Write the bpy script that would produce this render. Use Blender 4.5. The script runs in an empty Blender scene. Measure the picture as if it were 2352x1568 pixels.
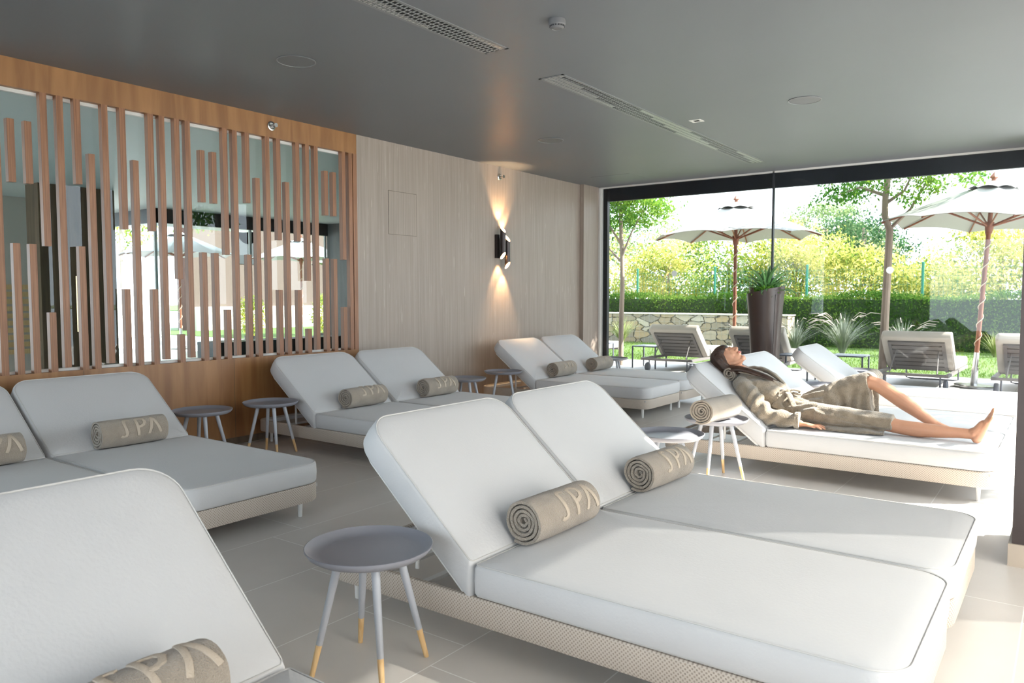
import bpy, math, random
import numpy as np
from mathutils import Vector, Matrix, noise
sc = bpy.context.scene
PI = math.pi
R = math.radians
random.seed(7)

# ------------------------------------------------------------------ camera, world, sun, exposure
cam = bpy.data.objects.new('camera', bpy.data.cameras.new('camera'))
sc.collection.objects.link(cam)
cam.data.lens = 1752 / 2352 * 36
cam.data.sensor_width = 36
cam.data.clip_end = 300
cam.matrix_world = Matrix(((0.806, -0.035, 0.591, 0), (0.592, 0.049, -0.805, 0), (-0.001, 0.998, 0.060, 1.32), (0, 0, 0, 1)))
cam.data.dof.use_dof = True
cam.data.dof.focus_distance = 4.0
cam.data.dof.aperture_fstop = 6.0
sc.camera = cam

world = bpy.data.worlds.new('sky')
sc.world = world
world.use_nodes = True
bg = world.node_tree.nodes['Background']
bg.inputs[0].default_value = (0.80, 0.90, 1.0, 1)
bg.inputs[1].default_value = 1.35

SUN_TO = Vector((0.86, 0.51, 0.70)).normalized()      # towards the sun
sun = bpy.data.objects.new('sun', bpy.data.lights.new('sun', 'SUN'))
sun.data.energy = 6.0
sun.data.color = (1.0, 0.95, 0.86)
sun.data.angle = R(0.6)
sun.rotation_euler = (-SUN_TO).to_track_quat('-Z', 'Y').to_euler()
sc.collection.objects.link(sun)

def portal(loc, rot, sx, sy):
    l = bpy.data.lights.new('daylight_portal', 'AREA')
    l.shape = 'RECTANGLE'; l.size = sx; l.size_y = sy
    l.cycles.is_portal = True
    o = bpy.data.objects.new('daylight_portal', l)
    o.location = loc; o.rotation_euler = rot
    sc.collection.objects.link(o)
portal((-3.2, 10.6, 1.45), (-PI/2, 0, 0), 5.4, 2.9)       # garden window
portal((0.1, 7.3, 1.45), (0, PI/2, 0), 2.9, 4.7)          # side glazing
portal((1.75, 2.65, 1.45), (0, PI/2, 0), 2.9, 4.2)         # blind window
sc.view_settings.view_transform = 'Standard'
sc.view_settings.look = 'None'
sc.view_settings.gamma = 1
sc.view_settings.use_curve_mapping = False
sc.view_settings.exposure = 2.5
sc.cycles.max_bounces = 10
sc.cycles.diffuse_bounces = 6
sc.cycles.transparent_max_bounces = 16
sc.cycles.sample_clamp_indirect = 6
sc.cycles.caustics_reflective = False
sc.cycles.caustics_refractive = False

# ------------------------------------------------------------------ materials
MATS = {}
def mat(name, color, rough=0.6, metal=0.0, spec=0.5, bump=None, var=None, coords='Object', sheen=0, emis=None, trans=0, extra=None):
    """bump=(scale, strength[, stretch xyz]); var=(scale, amount[, stretch]) mottles the colour."""
    if name in MATS: return MATS[name]
    m = bpy.data.materials.new(name); m.use_nodes = True
    nt = m.node_tree; b = nt.nodes['Principled BSDF']
    b.inputs['Base Color'].default_value = (*color, 1)
    b.inputs['Roughness'].default_value = rough
    b.inputs['Metallic'].default_value = metal
    b.inputs['Specular IOR Level'].default_value = spec
    if sheen: b.inputs['Sheen Weight'].default_value = sheen
    if emis:
        b.inputs['Emission Color'].default_value = (*emis[0], 1); b.inputs['Emission Strength'].default_value = emis[1]
    tc = nt.nodes.new('ShaderNodeTexCoord')
    def nz(scale, stretch, detail=4):
        mp = nt.nodes.new('ShaderNodeMapping'); mp.inputs['Scale'].default_value = stretch
        nt.links.new(tc.outputs[coords], mp.inputs[0])
        n = nt.nodes.new('ShaderNodeTexNoise'); n.inputs['Scale'].default_value = scale; n.inputs['Detail'].default_value = detail
        nt.links.new(mp.outputs[0], n.inputs[0]); return n
    if var:
        n = nz(var[0], var[2] if len(var) > 2 else (1, 1, 1))
        r = nt.nodes.new('ShaderNodeMapRange')
        r.inputs['From Min'].default_value = 0.3; r.inputs['From Max'].default_value = 0.7
        r.inputs['To Min'].default_value = 1 - var[1]; r.inputs['To Max'].default_value = 1 + var[1]
        nt.links.new(n.outputs[0], r.inputs[0])
        h = nt.nodes.new('ShaderNodeHueSaturation'); h.inputs['Color'].default_value = (*color, 1)
        nt.links.new(r.outputs[0], h.inputs['Value']); nt.links.new(h.outputs[0], b.inputs['Base Color'])
    if bump:
        n = nz(bump[0], bump[2] if len(bump) > 2 else (1, 1, 1), 6)
        bp = nt.nodes.new('ShaderNodeBump'); bp.inputs['Strength'].default_value = bump[1]; bp.inputs['Distance'].default_value = 0.01
        nt.links.new(n.outputs[0], bp.inputs['Height']); nt.links.new(bp.outputs[0], b.inputs['Normal'])
    if extra: extra(nt, b, tc)
    MATS[name] = m
    return m

def glassmat(name, tint, refl=1.5):
    m = bpy.data.materials.new(name); m.use_nodes = True
    nt = m.node_tree; nt.nodes.clear()
    o = nt.nodes.new('ShaderNodeOutputMaterial'); mx = nt.nodes.new('ShaderNodeMixShader')
    t = nt.nodes.new('ShaderNodeBsdfTransparent'); t.inputs[0].default_value = (*tint, 1)
    g = nt.nodes.new('ShaderNodeBsdfGlossy'); g.inputs['Roughness'].default_value = 0
    f = nt.nodes.new('ShaderNodeFresnel'); f.inputs[0].default_value = refl
    ge = nt.nodes.new('ShaderNodeNewGeometry'); iv = nt.nodes.new('ShaderNodeMath'); iv.operation = 'SUBTRACT'; iv.inputs[0].default_value = 1
    ml = nt.nodes.new('ShaderNodeMath'); ml.operation = 'MULTIPLY'      # the far face of the thin pane does not reflect again
    nt.links.new(ge.outputs['Backfacing'], iv.inputs[1]); nt.links.new(iv.outputs[0], ml.inputs[1]); nt.links.new(f.outputs[0], ml.inputs[0])
    nt.links.new(ml.outputs[0], mx.inputs[0]); nt.links.new(t.outputs[0], mx.inputs[1]); nt.links.new(g.outputs[0], mx.inputs[2])
    nt.links.new(mx.outputs[0], o.inputs[0])
    return m

def leafmat(name, cols, tr=0.5):
    """cols: colour ramp read through each leaf's own random value"""
    m = bpy.data.materials.new(name); m.use_nodes = True
    nt = m.node_tree; nt.nodes.clear()
    o = nt.nodes.new('ShaderNodeOutputMaterial'); mx = nt.nodes.new('ShaderNodeMixShader'); mx.inputs[0].default_value = tr
    at = nt.nodes.new('ShaderNodeAttribute'); at.attribute_name = 'rnd'
    cr = nt.nodes.new('ShaderNodeValToRGB')
    while len(cr.color_ramp.elements) < len(cols): cr.color_ramp.elements.new(0.5)
    for i, c in enumerate(cols):
        cr.color_ramp.elements[i].position = i / (len(cols) - 1); cr.color_ramp.elements[i].color = (*c, 1)
    d = nt.nodes.new('ShaderNodeBsdfDiffuse'); t = nt.nodes.new('ShaderNodeBsdfTranslucent')
    nt.links.new(at.outputs['Fac'], cr.inputs[0])
    for s in (d, t): nt.links.new(cr.outputs[0], s.inputs[0])
    nt.links.new(d.outputs[0], mx.inputs[1]); nt.links.new(t.outputs[0], mx.inputs[2]); nt.links.new(mx.outputs[0], o.inputs[0])
    return m

def weave_extra(pu, pv, lo, hi, th=0.12):
    def f(nt, b, tc):
        uv = nt.nodes.new('ShaderNodeSeparateXYZ'); nt.links.new(tc.outputs['UV'], uv.inputs[0])
        def sn(out, k):
            a = nt.nodes.new('ShaderNodeMath'); a.operation = 'MULTIPLY'; a.inputs[1].default_value = k; nt.links.new(out, a.inputs[0])
            s = nt.nodes.new('ShaderNodeMath'); s.operation = 'SINE'; nt.links.new(a.outputs[0], s.inputs[0]); return s
        x = nt.nodes.new('ShaderNodeMath'); x.operation = 'MULTIPLY'
        nt.links.new(sn(uv.outputs[0], PI / pu).outputs[0], x.inputs[0]); nt.links.new(sn(uv.outputs[1], PI / pv).outputs[0], x.inputs[1])
        r = nt.nodes.new('ShaderNodeMapRange'); r.inputs['From Min'].default_value = th; r.inputs['From Max'].default_value = th + 0.25
        nt.links.new(x.outputs[0], r.inputs[0])
        mx = nt.nodes.new('ShaderNodeMix'); mx.data_type = 'RGBA'; mx.inputs[6].default_value = (*hi, 1); mx.inputs[7].default_value = (*lo, 1)
        nt.links.new(r.outputs[0], mx.inputs[0]); nt.links.new(mx.outputs[2], b.inputs['Base Color'])
        bp = nt.nodes.new('ShaderNodeBump'); bp.inputs['Strength'].default_value = 0.5; bp.inputs['Distance'].default_value = -0.002
        nt.links.new(r.outputs[0], bp.inputs['Height']); nt.links.new(bp.outputs[0], b.inputs['Normal'])
    return f

def wood_extra(c1, c2, axis_stretch, tile=None):
    def f(nt, b, tc):
        mp = nt.nodes.new('ShaderNodeMapping'); mp.inputs['Scale'].default_value = axis_stretch
        nt.links.new(tc.outputs['Object'], mp.inputs[0])
        n = nt.nodes.new('ShaderNodeTexNoise'); n.inputs['Scale'].default_value = 3; n.inputs['Detail'].default_value = 8; n.inputs['Distortion'].default_value = 0.6
        nt.links.new(mp.outputs[0], n.inputs[0])
        cr = nt.nodes.new('ShaderNodeValToRGB')
        cr.color_ramp.elements[0].position = 0.35; cr.color_ramp.elements[0].color = (*c1, 1)
        cr.color_ramp.elements[1].position = 0.68; cr.color_ramp.elements[1].color = (*c2, 1)
        nt.links.new(n.outputs[0], cr.inputs[0])
        nt.links.new(cr.outputs[0], b.inputs['Base Color'])
        bp = nt.nodes.new('ShaderNodeBump'); bp.inputs['Strength'].default_value = 0.12; bp.inputs['Distance'].default_value = 0.004
        nt.links.new(n.outputs[0], bp.inputs['Height']); nt.links.new(bp.outputs[0], b.inputs['Normal'])
    return f

fabric = mat('cushion_fabric', (0.535, 0.528, 0.532), 0.75, spec=0.3, bump=(90, 0.12), var=(2.2, 0.02), sheen=0.15)
piping_m = mat('piping_fabric', (0.53, 0.515, 0.50), 0.8)
weave = mat('woven_band', (0.55, 0.48, 0.42), 0.8, extra=weave_extra(0.0075, 0.0075, (0.36, 0.30, 0.25), (0.56, 0.49, 0.425)))
white_metal = mat('white_metal', (0.72, 0.71, 0.70), 0.4)
deck_grey = mat('lounger_deck', (0.42, 0.41, 0.40), 0.6)
grey_paint = mat('grey_lilac_paint', (0.215, 0.214, 0.243), 0.40)
leg_paint = mat('pale_grey_paint', (0.36, 0.37, 0.405), 0.4)
tipwood = mat('pale_beech', (0.66, 0.44, 0.21), 0.5, extra=wood_extra((0.58, 0.36, 0.16), (0.72, 0.50, 0.26), (30, 30, 2)))
terry = mat('taupe_terry', (0.34, 0.283, 0.226), 0.95, spec=0.1, bump=(260, 0.9), var=(14, 0.12), sheen=0.4)
letter_m = mat('flat_woven_terry', (0.465, 0.39, 0.315), 0.9, spec=0.1, bump=(200, 0.3))
robe_m = mat('robe_terry', (0.265, 0.212, 0.155), 0.95, spec=0.1, bump=(160, 1.0), var=(22, 0.2), sheen=0.5)
skin = mat('skin', (0.55, 0.285, 0.18), 0.48, spec=0.35, var=(9, 0.07), bump=(60, 0.06))
skin.node_tree.nodes['Principled BSDF'].inputs['Subsurface Weight'].default_value = 0.12
skin.node_tree.nodes['Principled BSDF'].inputs['Subsurface Radius'].default_value = (0.02, 0.008, 0.005)
hair_m = mat('brown_hair', (0.045, 0.022, 0.014), 0.38, spec=0.5, var=(9, 0.45, (0.5, 12, 6)), bump=(30, 0.5, (0.4, 10, 5)))
lip_m = mat('lip_skin', (0.52, 0.17, 0.14), 0.4)
lash_m = mat('lash', (0.05, 0.03, 0.02), 0.8)
panel_wood = mat('oak_veneer', (0.3, 0.15, 0.06), 0.42, extra=wood_extra((0.225, 0.098, 0.033), (0.35, 0.168, 0.062), (9, 3.2, 0.35)))
slat_wood = mat('oak_slat', (0.3, 0.15, 0.07), 0.45, extra=wood_extra((0.20, 0.083, 0.037), (0.33, 0.15, 0.072), (26, 26, 0.8)))
dark_wood = mat('dark_oak', (0.1, 0.07, 0.04), 0.45, extra=wood_extra((0.075, 0.05, 0.03), (0.14, 0.095, 0.055), (6, 6, 0.4)))
def wp_extra(nt, b, tc):
    def st(sx, sz, sc_, lo, hi):
        mp = nt.nodes.new('ShaderNodeMapping'); mp.inputs['Scale'].default_value = (sx, sx, sz)
        nt.links.new(tc.outputs['Object'], mp.inputs[0])
        n = nt.nodes.new('ShaderNodeTexNoise'); n.inputs['Scale'].default_value = sc_; n.inputs['Detail'].default_value = 5
        nt.links.new(mp.outputs[0], n.inputs[0])
        r = nt.nodes.new('ShaderNodeMapRange'); r.inputs['From Min'].default_value = lo; r.inputs['From Max'].default_value = hi
        nt.links.new(n.outputs[0], r.inputs[0]); return r
    a = st(38, 0.55, 2.2, 0.35, 0.65); c = st(30, 1.6, 2.0, 0.66, 0.72)
    m1 = nt.nodes.new('ShaderNodeMix'); m1.data_type = 'RGBA'; m1.inputs[6].default_value = (0.275, 0.22, 0.183, 1); m1.inputs[7].default_value = (0.345, 0.28, 0.235, 1)
    nt.links.new(a.outputs[0], m1.inputs[0])
    m2 = nt.nodes.new('ShaderNodeMix'); m2.data_type = 'RGBA'; m2.inputs[7].default_value = (0.55, 0.46, 0.395, 1)
    k = nt.nodes.new('ShaderNodeMath'); k.operation = 'MULTIPLY'; k.inputs[1].default_value = 0.6; nt.links.new(c.outputs[0], k.inputs[0])
    nt.links.new(k.outputs[0], m2.inputs[0]); nt.links.new(m1.outputs[2], m2.inputs[6]); nt.links.new(m2.outputs[2], b.inputs['Base Color'])
    bp = nt.nodes.new('ShaderNodeBump'); bp.inputs['Strength'].default_value = 0.25; bp.inputs['Distance'].default_value = 0.003
    nt.links.new(a.outputs[0], bp.inputs['Height']); nt.links.new(bp.outputs[0], b.inputs['Normal'])
wallpaper = mat('silk_wallpaper', (0.45, 0.38, 0.32), 0.5, extra=wp_extra)
ceil_m = mat('grey_ceiling_paint', (0.135, 0.142, 0.156), 0.42, spec=0.32, bump=(1.2, 0.05, (1, 0.3, 1)), var=(0.7, 0.03))
pool_ceiling_m = mat('pale_ceiling_paint', (0.6, 0.62, 0.60), 0.5)
dark_frame = mat('dark_frame', (0.018, 0.02, 0.025), 0.45)
fascia_m = mat('dark_fascia', (0.020, 0.024, 0.034), 0.6)
pale_frame = mat('pale_frame', (0.62, 0.60, 0.57), 0.5)
skirt_m = mat('beige_skirting', (0.5, 0.42, 0.34), 0.45)
pillar_m = mat('brown_pillar', (0.05, 0.035, 0.032), 0.5)
plaster = mat('plaster', (0.5, 0.45, 0.4), 0.7)
bronze = mat('dark_bronze', (0.04, 0.03, 0.028), 0.3, metal=0.6)
gold_in = mat('lit_gold_lining', (1.0, 0.72, 0.35), 0.4, emis=((1.0, 0.62, 0.25), 5))
chrome = mat('chrome', (0.42, 0.41, 0.40), 0.25, metal=1)
white_plastic = mat('grey_white_plastic', (0.13, 0.13, 0.135), 0.5)
dark_plastic = mat('dark_plastic', (0.035, 0.035, 0.04), 0.5)
vent_m = mat('vent_grey', (0.17, 0.175, 0.18), 0.45)
vent_in = mat('vent_louvre_metal', (0.55, 0.56, 0.55), 0.3, metal=0.7)
black_m = mat('black_void', (0.006, 0.006, 0.007), 0.8)
planter_m = mat('brown_gloss_planter', (0.042, 0.025, 0.020), 0.32)
soil_m = mat('soil', (0.05, 0.035, 0.02), 0.95)
def tile_extra(cols, w, l, x0, y0, stag, jcol, jw):
    def f(nt, b, tc):
        def M_(op, a, c=None, v=None):
            n = nt.nodes.new('ShaderNodeMath'); n.operation = op
            if isinstance(a, (int, float)): n.inputs[0].default_value = a
            else: nt.links.new(a, n.inputs[0])
            if c is not None:
                if isinstance(c, (int, float)): n.inputs[1].default_value = c
                else: nt.links.new(c, n.inputs[1])
            return n.outputs[0]
        s = nt.nodes.new('ShaderNodeSeparateXYZ'); nt.links.new(tc.outputs['Object'], s.inputs[0])
        u = M_('DIVIDE', M_('SUBTRACT', s.outputs[0], x0), w)
        iu = M_('FLOOR', u); fu = M_('SUBTRACT', u, iu)
        v = M_('ADD', M_('DIVIDE', M_('SUBTRACT', s.outputs[1], y0), l), M_('MULTIPLY', iu, stag))
        iv = M_('FLOOR', v); fv = M_('SUBTRACT', v, iv)
        def edge(fr, size):
            d = M_('MINIMUM', fr, M_('SUBTRACT', 1.0, fr)); return M_('MULTIPLY', d, size)
        e = M_('MINIMUM', edge(fu, w), edge(fv, l))
        j = M_('LESS_THAN', e, jw)
        cb = nt.nodes.new('ShaderNodeCombineXYZ'); nt.links.new(iu, cb.inputs[0]); nt.links.new(iv, cb.inputs[1])
        wn = nt.nodes.new('ShaderNodeTexWhiteNoise'); nt.links.new(cb.outputs[0], wn.inputs[0])
        n = nt.nodes.new('ShaderNodeTexNoise'); n.inputs['Scale'].default_value = 3.2; n.inputs['Detail'].default_value = 7
        nt.links.new(tc.outputs['Object'], n.inputs[0])
        k = M_('ADD', M_('MULTIPLY', wn.outputs[0], 0.35), M_('MULTIPLY', n.outputs[0], 0.75))
        m1 = nt.nodes.new('ShaderNodeMix'); m1.data_type = 'RGBA'; m1.inputs[6].default_value = (*cols[0], 1); m1.inputs[7].default_value = (*cols[1], 1)
        nt.links.new(k, m1.inputs[0])
        m2 = nt.nodes.new('ShaderNodeMix'); m2.data_type = 'RGBA'; m2.inputs[7].default_value = (*jcol, 1)
        nt.links.new(j, m2.inputs[0]); nt.links.new(m1.outputs[2], m2.inputs[6]); nt.links.new(m2.outputs[2], b.inputs['Base Color'])
    return f
tile_m = mat('stone_tile', (0.35, 0.32, 0.28), 0.36, spec=0.5, extra=tile_extra(((0.60, 0.555, 0.515), (0.73, 0.68, 0.635)), 0.562, 1.125, -4.055, 2.73, 0.17, (0.88, 0.86, 0.83), 0.0026))
terrace_m = mat('terrace_stone', (0.5, 0.48, 0.46), 0.7, extra=tile_extra(((0.44, 0.43, 0.42), (0.52, 0.50, 0.49)), 0.6, 1.2, 0, 0, 0.5, (0.33, 0.33, 0.33), 0.004))
lawn_m = mat('lawn_soil', (0.07, 0.12, 0.02), 0.9, var=(1.2, 0.25))
grass_m = leafmat('grass_blades', [(0.06, 0.13, 0.02), (0.12, 0.21, 0.03), (0.22, 0.28, 0.06)], 0.4)
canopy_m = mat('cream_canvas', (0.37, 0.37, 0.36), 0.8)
teak = mat('red_teak', (0.24, 0.08, 0.04), 0.5, extra=wood_extra((0.18, 0.06, 0.03), (0.28, 0.10, 0.05), (20, 20, 1)))
rope_m = mat('rope', (0.62, 0.52, 0.40), 0.8)
steel = mat('steel_tube', (0.55, 0.55, 0.55), 0.25, metal=1)
taupe_frame = mat('taupe_frame', (0.17, 0.155, 0.15), 0.55)
slate_metal = mat('slate_metal', (0.12, 0.13, 0.16), 0.5)
beige_cushion = mat('beige_outdoor_cushion', (0.55, 0.50, 0.44), 0.8)
bark = mat('smooth_bark', (0.33, 0.26, 0.21), 0.8, var=(6, 0.25, (1, 1, 0.3)))
fence_green = mat('green_fence', (0.01, 0.16, 0.10), 0.5)
wire_m = mat('gabion_wire', (0.5, 0.5, 0.5), 0.5, metal=0.5)
white_wall = mat('white_render', (0.75, 0.74, 0.70), 0.8)
water_m = mat('pool_water', (0.15, 0.52, 0.55), 0.08)
def stone_extra(nt, b, tc):
    mp = nt.nodes.new('ShaderNodeMapping'); mp.inputs['Scale'].default_value = (2.6, 2.6, 5.0); nt.links.new(tc.outputs['Object'], mp.inputs[0])
    dn = nt.nodes.new('ShaderNodeTexNoise'); dn.inputs['Scale'].default_value = 1.6; dn.inputs['Detail'].default_value = 3; nt.links.new(mp.outputs[0], dn.inputs[0])
    av = nt.nodes.new('ShaderNodeVectorMath'); av.operation = 'MULTIPLY_ADD'; av.inputs[1].default_value = (0.5, 0.5, 0.5); nt.links.new(dn.outputs['Color'], av.inputs[0]); nt.links.new(mp.outputs[0], av.inputs[2])
    vs = []
    for feat in ('F1', 'DISTANCE_TO_EDGE'):
        v = nt.nodes.new('ShaderNodeTexVoronoi'); v.feature = feat; v.inputs['Scale'].default_value = 1; v.inputs['Randomness'].default_value = 0.85; nt.links.new(av.outputs[0], v.inputs['Vector']); vs.append(v)
    cr = nt.nodes.new('ShaderNodeValToRGB'); cr.color_ramp.elements.new(0.5)
    for i, c in enumerate([(0.24, 0.21, 0.175), (0.40, 0.29, 0.17), (0.46, 0.41, 0.34)]):
        cr.color_ramp.elements[i].position = i / 2; cr.color_ramp.elements[i].color = (*c, 1)
    sp = nt.nodes.new('ShaderNodeSeparateColor'); nt.links.new(vs[0].outputs['Color'], sp.inputs[0]); nt.links.new(sp.outputs[0], cr.inputs[0])
    r = nt.nodes.new('ShaderNodeMapRange'); r.inputs['From Min'].default_value = 0.0; r.inputs['From Max'].default_value = 0.045
    nt.links.new(vs[1].outputs['Distance'], r.inputs[0])
    mx = nt.nodes.new('ShaderNodeMix'); mx.data_type = 'RGBA'; mx.inputs[6].default_value = (0.06, 0.05, 0.035, 1)
    nt.links.new(r.outputs[0], mx.inputs[0]); nt.links.new(cr.outputs[0], mx.inputs[7]); nt.links.new(mx.outputs[2], b.inputs['Base Color'])
    bp = nt.nodes.new('ShaderNodeBump'); bp.inputs['Strength'].default_value = 1; bp.inputs['Distance'].default_value = 0.05
    nt.links.new(r.outputs[0], bp.inputs['Height']); nt.links.new(bp.outputs[0], b.inputs['Normal'])
stone_m = mat('rubble_stone', (0.4, 0.35, 0.28), 0.85, extra=stone_extra)
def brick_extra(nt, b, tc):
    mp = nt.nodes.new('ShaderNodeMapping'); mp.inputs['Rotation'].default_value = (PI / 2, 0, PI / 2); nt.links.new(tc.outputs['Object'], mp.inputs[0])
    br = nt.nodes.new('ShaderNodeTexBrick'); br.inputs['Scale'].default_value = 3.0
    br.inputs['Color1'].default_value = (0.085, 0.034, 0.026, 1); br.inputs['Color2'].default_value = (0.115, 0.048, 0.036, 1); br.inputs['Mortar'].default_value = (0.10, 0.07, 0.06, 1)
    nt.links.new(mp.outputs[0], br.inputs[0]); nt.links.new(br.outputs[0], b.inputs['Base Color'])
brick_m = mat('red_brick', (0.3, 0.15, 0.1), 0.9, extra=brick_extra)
glass = glassmat('window_glass', (0.97, 0.985, 0.98))
dimming_glass = glassmat('garden_dimming_glass', (0.75, 0.762, 0.765))  # tint put in to dim the bright garden behind the window
screen_glass = glassmat('screen_glass', (0.77, 0.81, 0.805))  # likewise tinted to dim what lies behind the slats
def blindmat():
    m = bpy.data.materials.new('fill_blind_cloth'); m.use_nodes = True
    nt = m.node_tree; nt.nodes.clear()
    o = nt.nodes.new('ShaderNodeOutputMaterial'); a = nt.nodes.new('ShaderNodeMixShader'); c = nt.nodes.new('ShaderNodeMixShader')
    t = nt.nodes.new('ShaderNodeBsdfTransparent'); d = nt.nodes.new('ShaderNodeBsdfDiffuse'); tl = nt.nodes.new('ShaderNodeBsdfTranslucent')
    d.inputs[0].default_value = (0.85, 0.83, 0.8, 1); tl.inputs[0].default_value = (0.78, 0.755, 0.73, 1)
    a.inputs[0].default_value = 0.72; c.inputs[0].default_value = 0.26
    nt.links.new(d.outputs[0], a.inputs[1]); nt.links.new(tl.outputs[0], a.inputs[2])
    nt.links.new(a.outputs[0], c.inputs[1]); nt.links.new(t.outputs[0], c.inputs[2]); nt.links.new(c.outputs[0], o.inputs[0]); return m
blind_m = blindmat()

# ------------------------------------------------------------------ mesh helpers
class MB:
    def __init__(s): s.v = []; s.f = []; s.uv = None
    def add(s, vf):
        v, f = vf; n = len(s.v)
        s.v += [tuple(p) for p in v]; s.f += [tuple(i + n for i in q) for q in f]
        return s
def box(x0, x1, y0, y1, z0, z1):
    v = [(x, y, z) for x in (x0, x1) for y in (y0, y1) for z in (z0, z1)]
    return v, [(0, 1, 3, 2), (4, 6, 7, 5), (0, 4, 5, 1), (2, 3, 7, 6), (0, 2, 6, 4), (1, 5, 7, 3)]
def cbox(c, sx, sy, sz, rot=None):
    v, f = box(-sx / 2, sx / 2, -sy / 2, sy / 2, -sz / 2, sz / 2)
    v = [Vector(p) for p in v]
    if rot is not None: v = [rot @ p for p in v]
    return [tuple(p + Vector(c)) for p in v], f
def tube(pts, rad, n=10, rb=None, up=None, cap=True, roundcap=False):
    """rad: radius or list; rb: second semi-axis (along 'up' projected)"""
    P = [Vector(p) for p in pts]; m = len(P)
    ra = list(rad) if isinstance(rad, (list, tuple)) else [rad] * m
    rbb = (list(rb) if isinstance(rb, (list, tuple)) else [rb] * m) if rb is not None else ra
    T = []
    for i in range(m):
        t = (P[min(i + 1, m - 1)] - P[max(i - 1, 0)]).normalized(); T.append(t)
    if roundcap:
        def ends(P, ra, rbb, T):
            p0, t0 = P[0], T[0]; q = []
            for a in (80, 55, 28): q.append((p0 - t0 * math.sin(R(a)) * min(ra[0], rbb[0]), ra[0] * math.cos(R(a)), rbb[0] * math.cos(R(a)), t0))
            return q
        h = ends(P, ra, rbb, T); t_ = ends(P[::-1], ra[::-1], rbb[::-1], [-t for t in T[::-1]])[::-1]
        P = [e[0] for e in h] + P + [e[0] for e in t_]; 
        T = [e[3] for e in h] + T + [-e[3] for e in t_]
        ra, rbb = [e[1] for e in h] + ra + [e[1] for e in t_], [e[2] for e in h] + rbb + [e[2] for e in t_]
        m = len(P)
    u = Vector(up) if up else (Vector((0, 0, 1)) if abs(T[0].z) < 0.9 else Vector((1, 0, 0)))
    v = []; f = []
    for i in range(m):
        b = (u - T[i] * u.dot(T[i])).normalized()
        if not up: u = b
        a = T[i].cross(b)
        for k in range(n):
            th = 2 * PI * k / n
            v.append(tuple(P[i] + a * (ra[i] * math.cos(th)) + b * (rbb[i] * math.sin(th))))
    for i in range(m - 1):
        for k in range(n):
            k2 = (k + 1) % n
            f.append((i * n + k, i * n + k2, (i + 1) * n + k2, (i + 1) * n + k))
    if cap:
        f.append(tuple(range(n - 1, -1, -1))); f.append(tuple((m - 1) * n + k for k in range(n)))
    return v, f
def lathe(prof, n=32, c=(0, 0, 0)):
    v = []; f = []; m = len(prof)
    for r, z in prof:
        for k in range(n):
            th = 2 * PI * k / n; v.append((c[0] + r * math.cos(th), c[1] + r * math.sin(th), c[2] + z))
    for i in range(m - 1):
        for k in range(n):
            k2 = (k + 1) % n; f.append((i * n + k, i * n + k2, (i + 1) * n + k2, (i + 1) * n + k))
    f.append(tuple(range(n - 1, -1, -1))); f.append(tuple((m - 1) * n + k for k in range(n)))
    return v, f
def ellipsoid(c, r, rot=None, n=20, m=12):
    v = []; f = []
    for i in range(m + 1):
        ph = PI * (i + 0.001) / (m + 0.002)
        for k in range(n):
            th = 2 * PI * k / n
            p = Vector((r[0] * math.sin(ph) * math.cos(th), r[1] * math.sin(ph) * math.sin(th), r[2] * math.cos(ph)))
            if rot is not None: p = rot @ p
            v.append(tuple(p + Vector(c)))
    for i in range(m):
        for k in range(n):
            k2 = (k + 1) % n; f.append((i * n + k, (i + 1) * n + k, (i + 1) * n + k2, i * n + k2))
    f.append(tuple(range(n))); f.append(tuple(m * n + k for k in range(n - 1, -1, -1)))
    return v, f
def mesh_of(name, mb, m, ang=35):
    me = bpy.data.meshes.new(name); me.from_pydata(mb.v, [], mb.f); me.validate()
    if mb.uv:
        l = me.uv_layers.new(name='UVMap')
        for i, lp in enumerate(me.loops): l.data[i].uv = mb.uv[lp.vertex_index]
    me.materials.append(m); me.shade_smooth()
    me.set_sharp_from_angle(angle=R(ang))
    return me
def obj(name, mb, m, parent=None, ang=35, loc=None, rot=None):
    if isinstance(mb, tuple): mb = MB().add(mb)
    o = bpy.data.objects.new(name, mesh_of(name, mb, m, ang) if isinstance(mb, MB) else mb)
    sc.collection.objects.link(o)
    if parent: o.parent = parent
    if loc: o.location = loc
    if rot: o.rotation_euler = rot
    return o
def tag(o, label=None, cat=None, group=None, kind=None):
    if label: o['label'] = label
    if cat: o['category'] = cat
    if group: o['group'] = group
    if kind: o['kind'] = kind
    return o
def thing(name, label, cat, loc=(0, 0, 0), rz=0, group=None):
    o = bpy.data.objects.new(name, None); sc.collection.objects.link(o)
    o.location = loc; o.rotation_euler = (0, 0, rz); o.empty_display_size = 0.1
    return tag(o, label, cat, group)
def struct(name, mb, m, ang=35, parent=None): return tag(obj(name, mb, m, parent, ang), kind='structure')
def dup(root, loc=None, rz=None, label=None, group=None):
    def cp(o, par):
        c = o.copy(); sc.collection.objects.link(c)
        if par: c.parent = par
        for ch in kids.get(o, []): cp(ch, c)
        return c
    kids = {}
    def walk(o):
        kids[o] = list(o.children)
        for ch in kids[o]: walk(ch)
    walk(root)
    r = cp(root, None)
    if loc: r.location = loc
    if rz is not None: r.rotation_euler[2] = rz
    if label: r['label'] = label
    if group: r['group'] = group
    return r
def kid(o, name):
    for c in o.children:
        if c.name.split('.')[0] == name: return c

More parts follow.
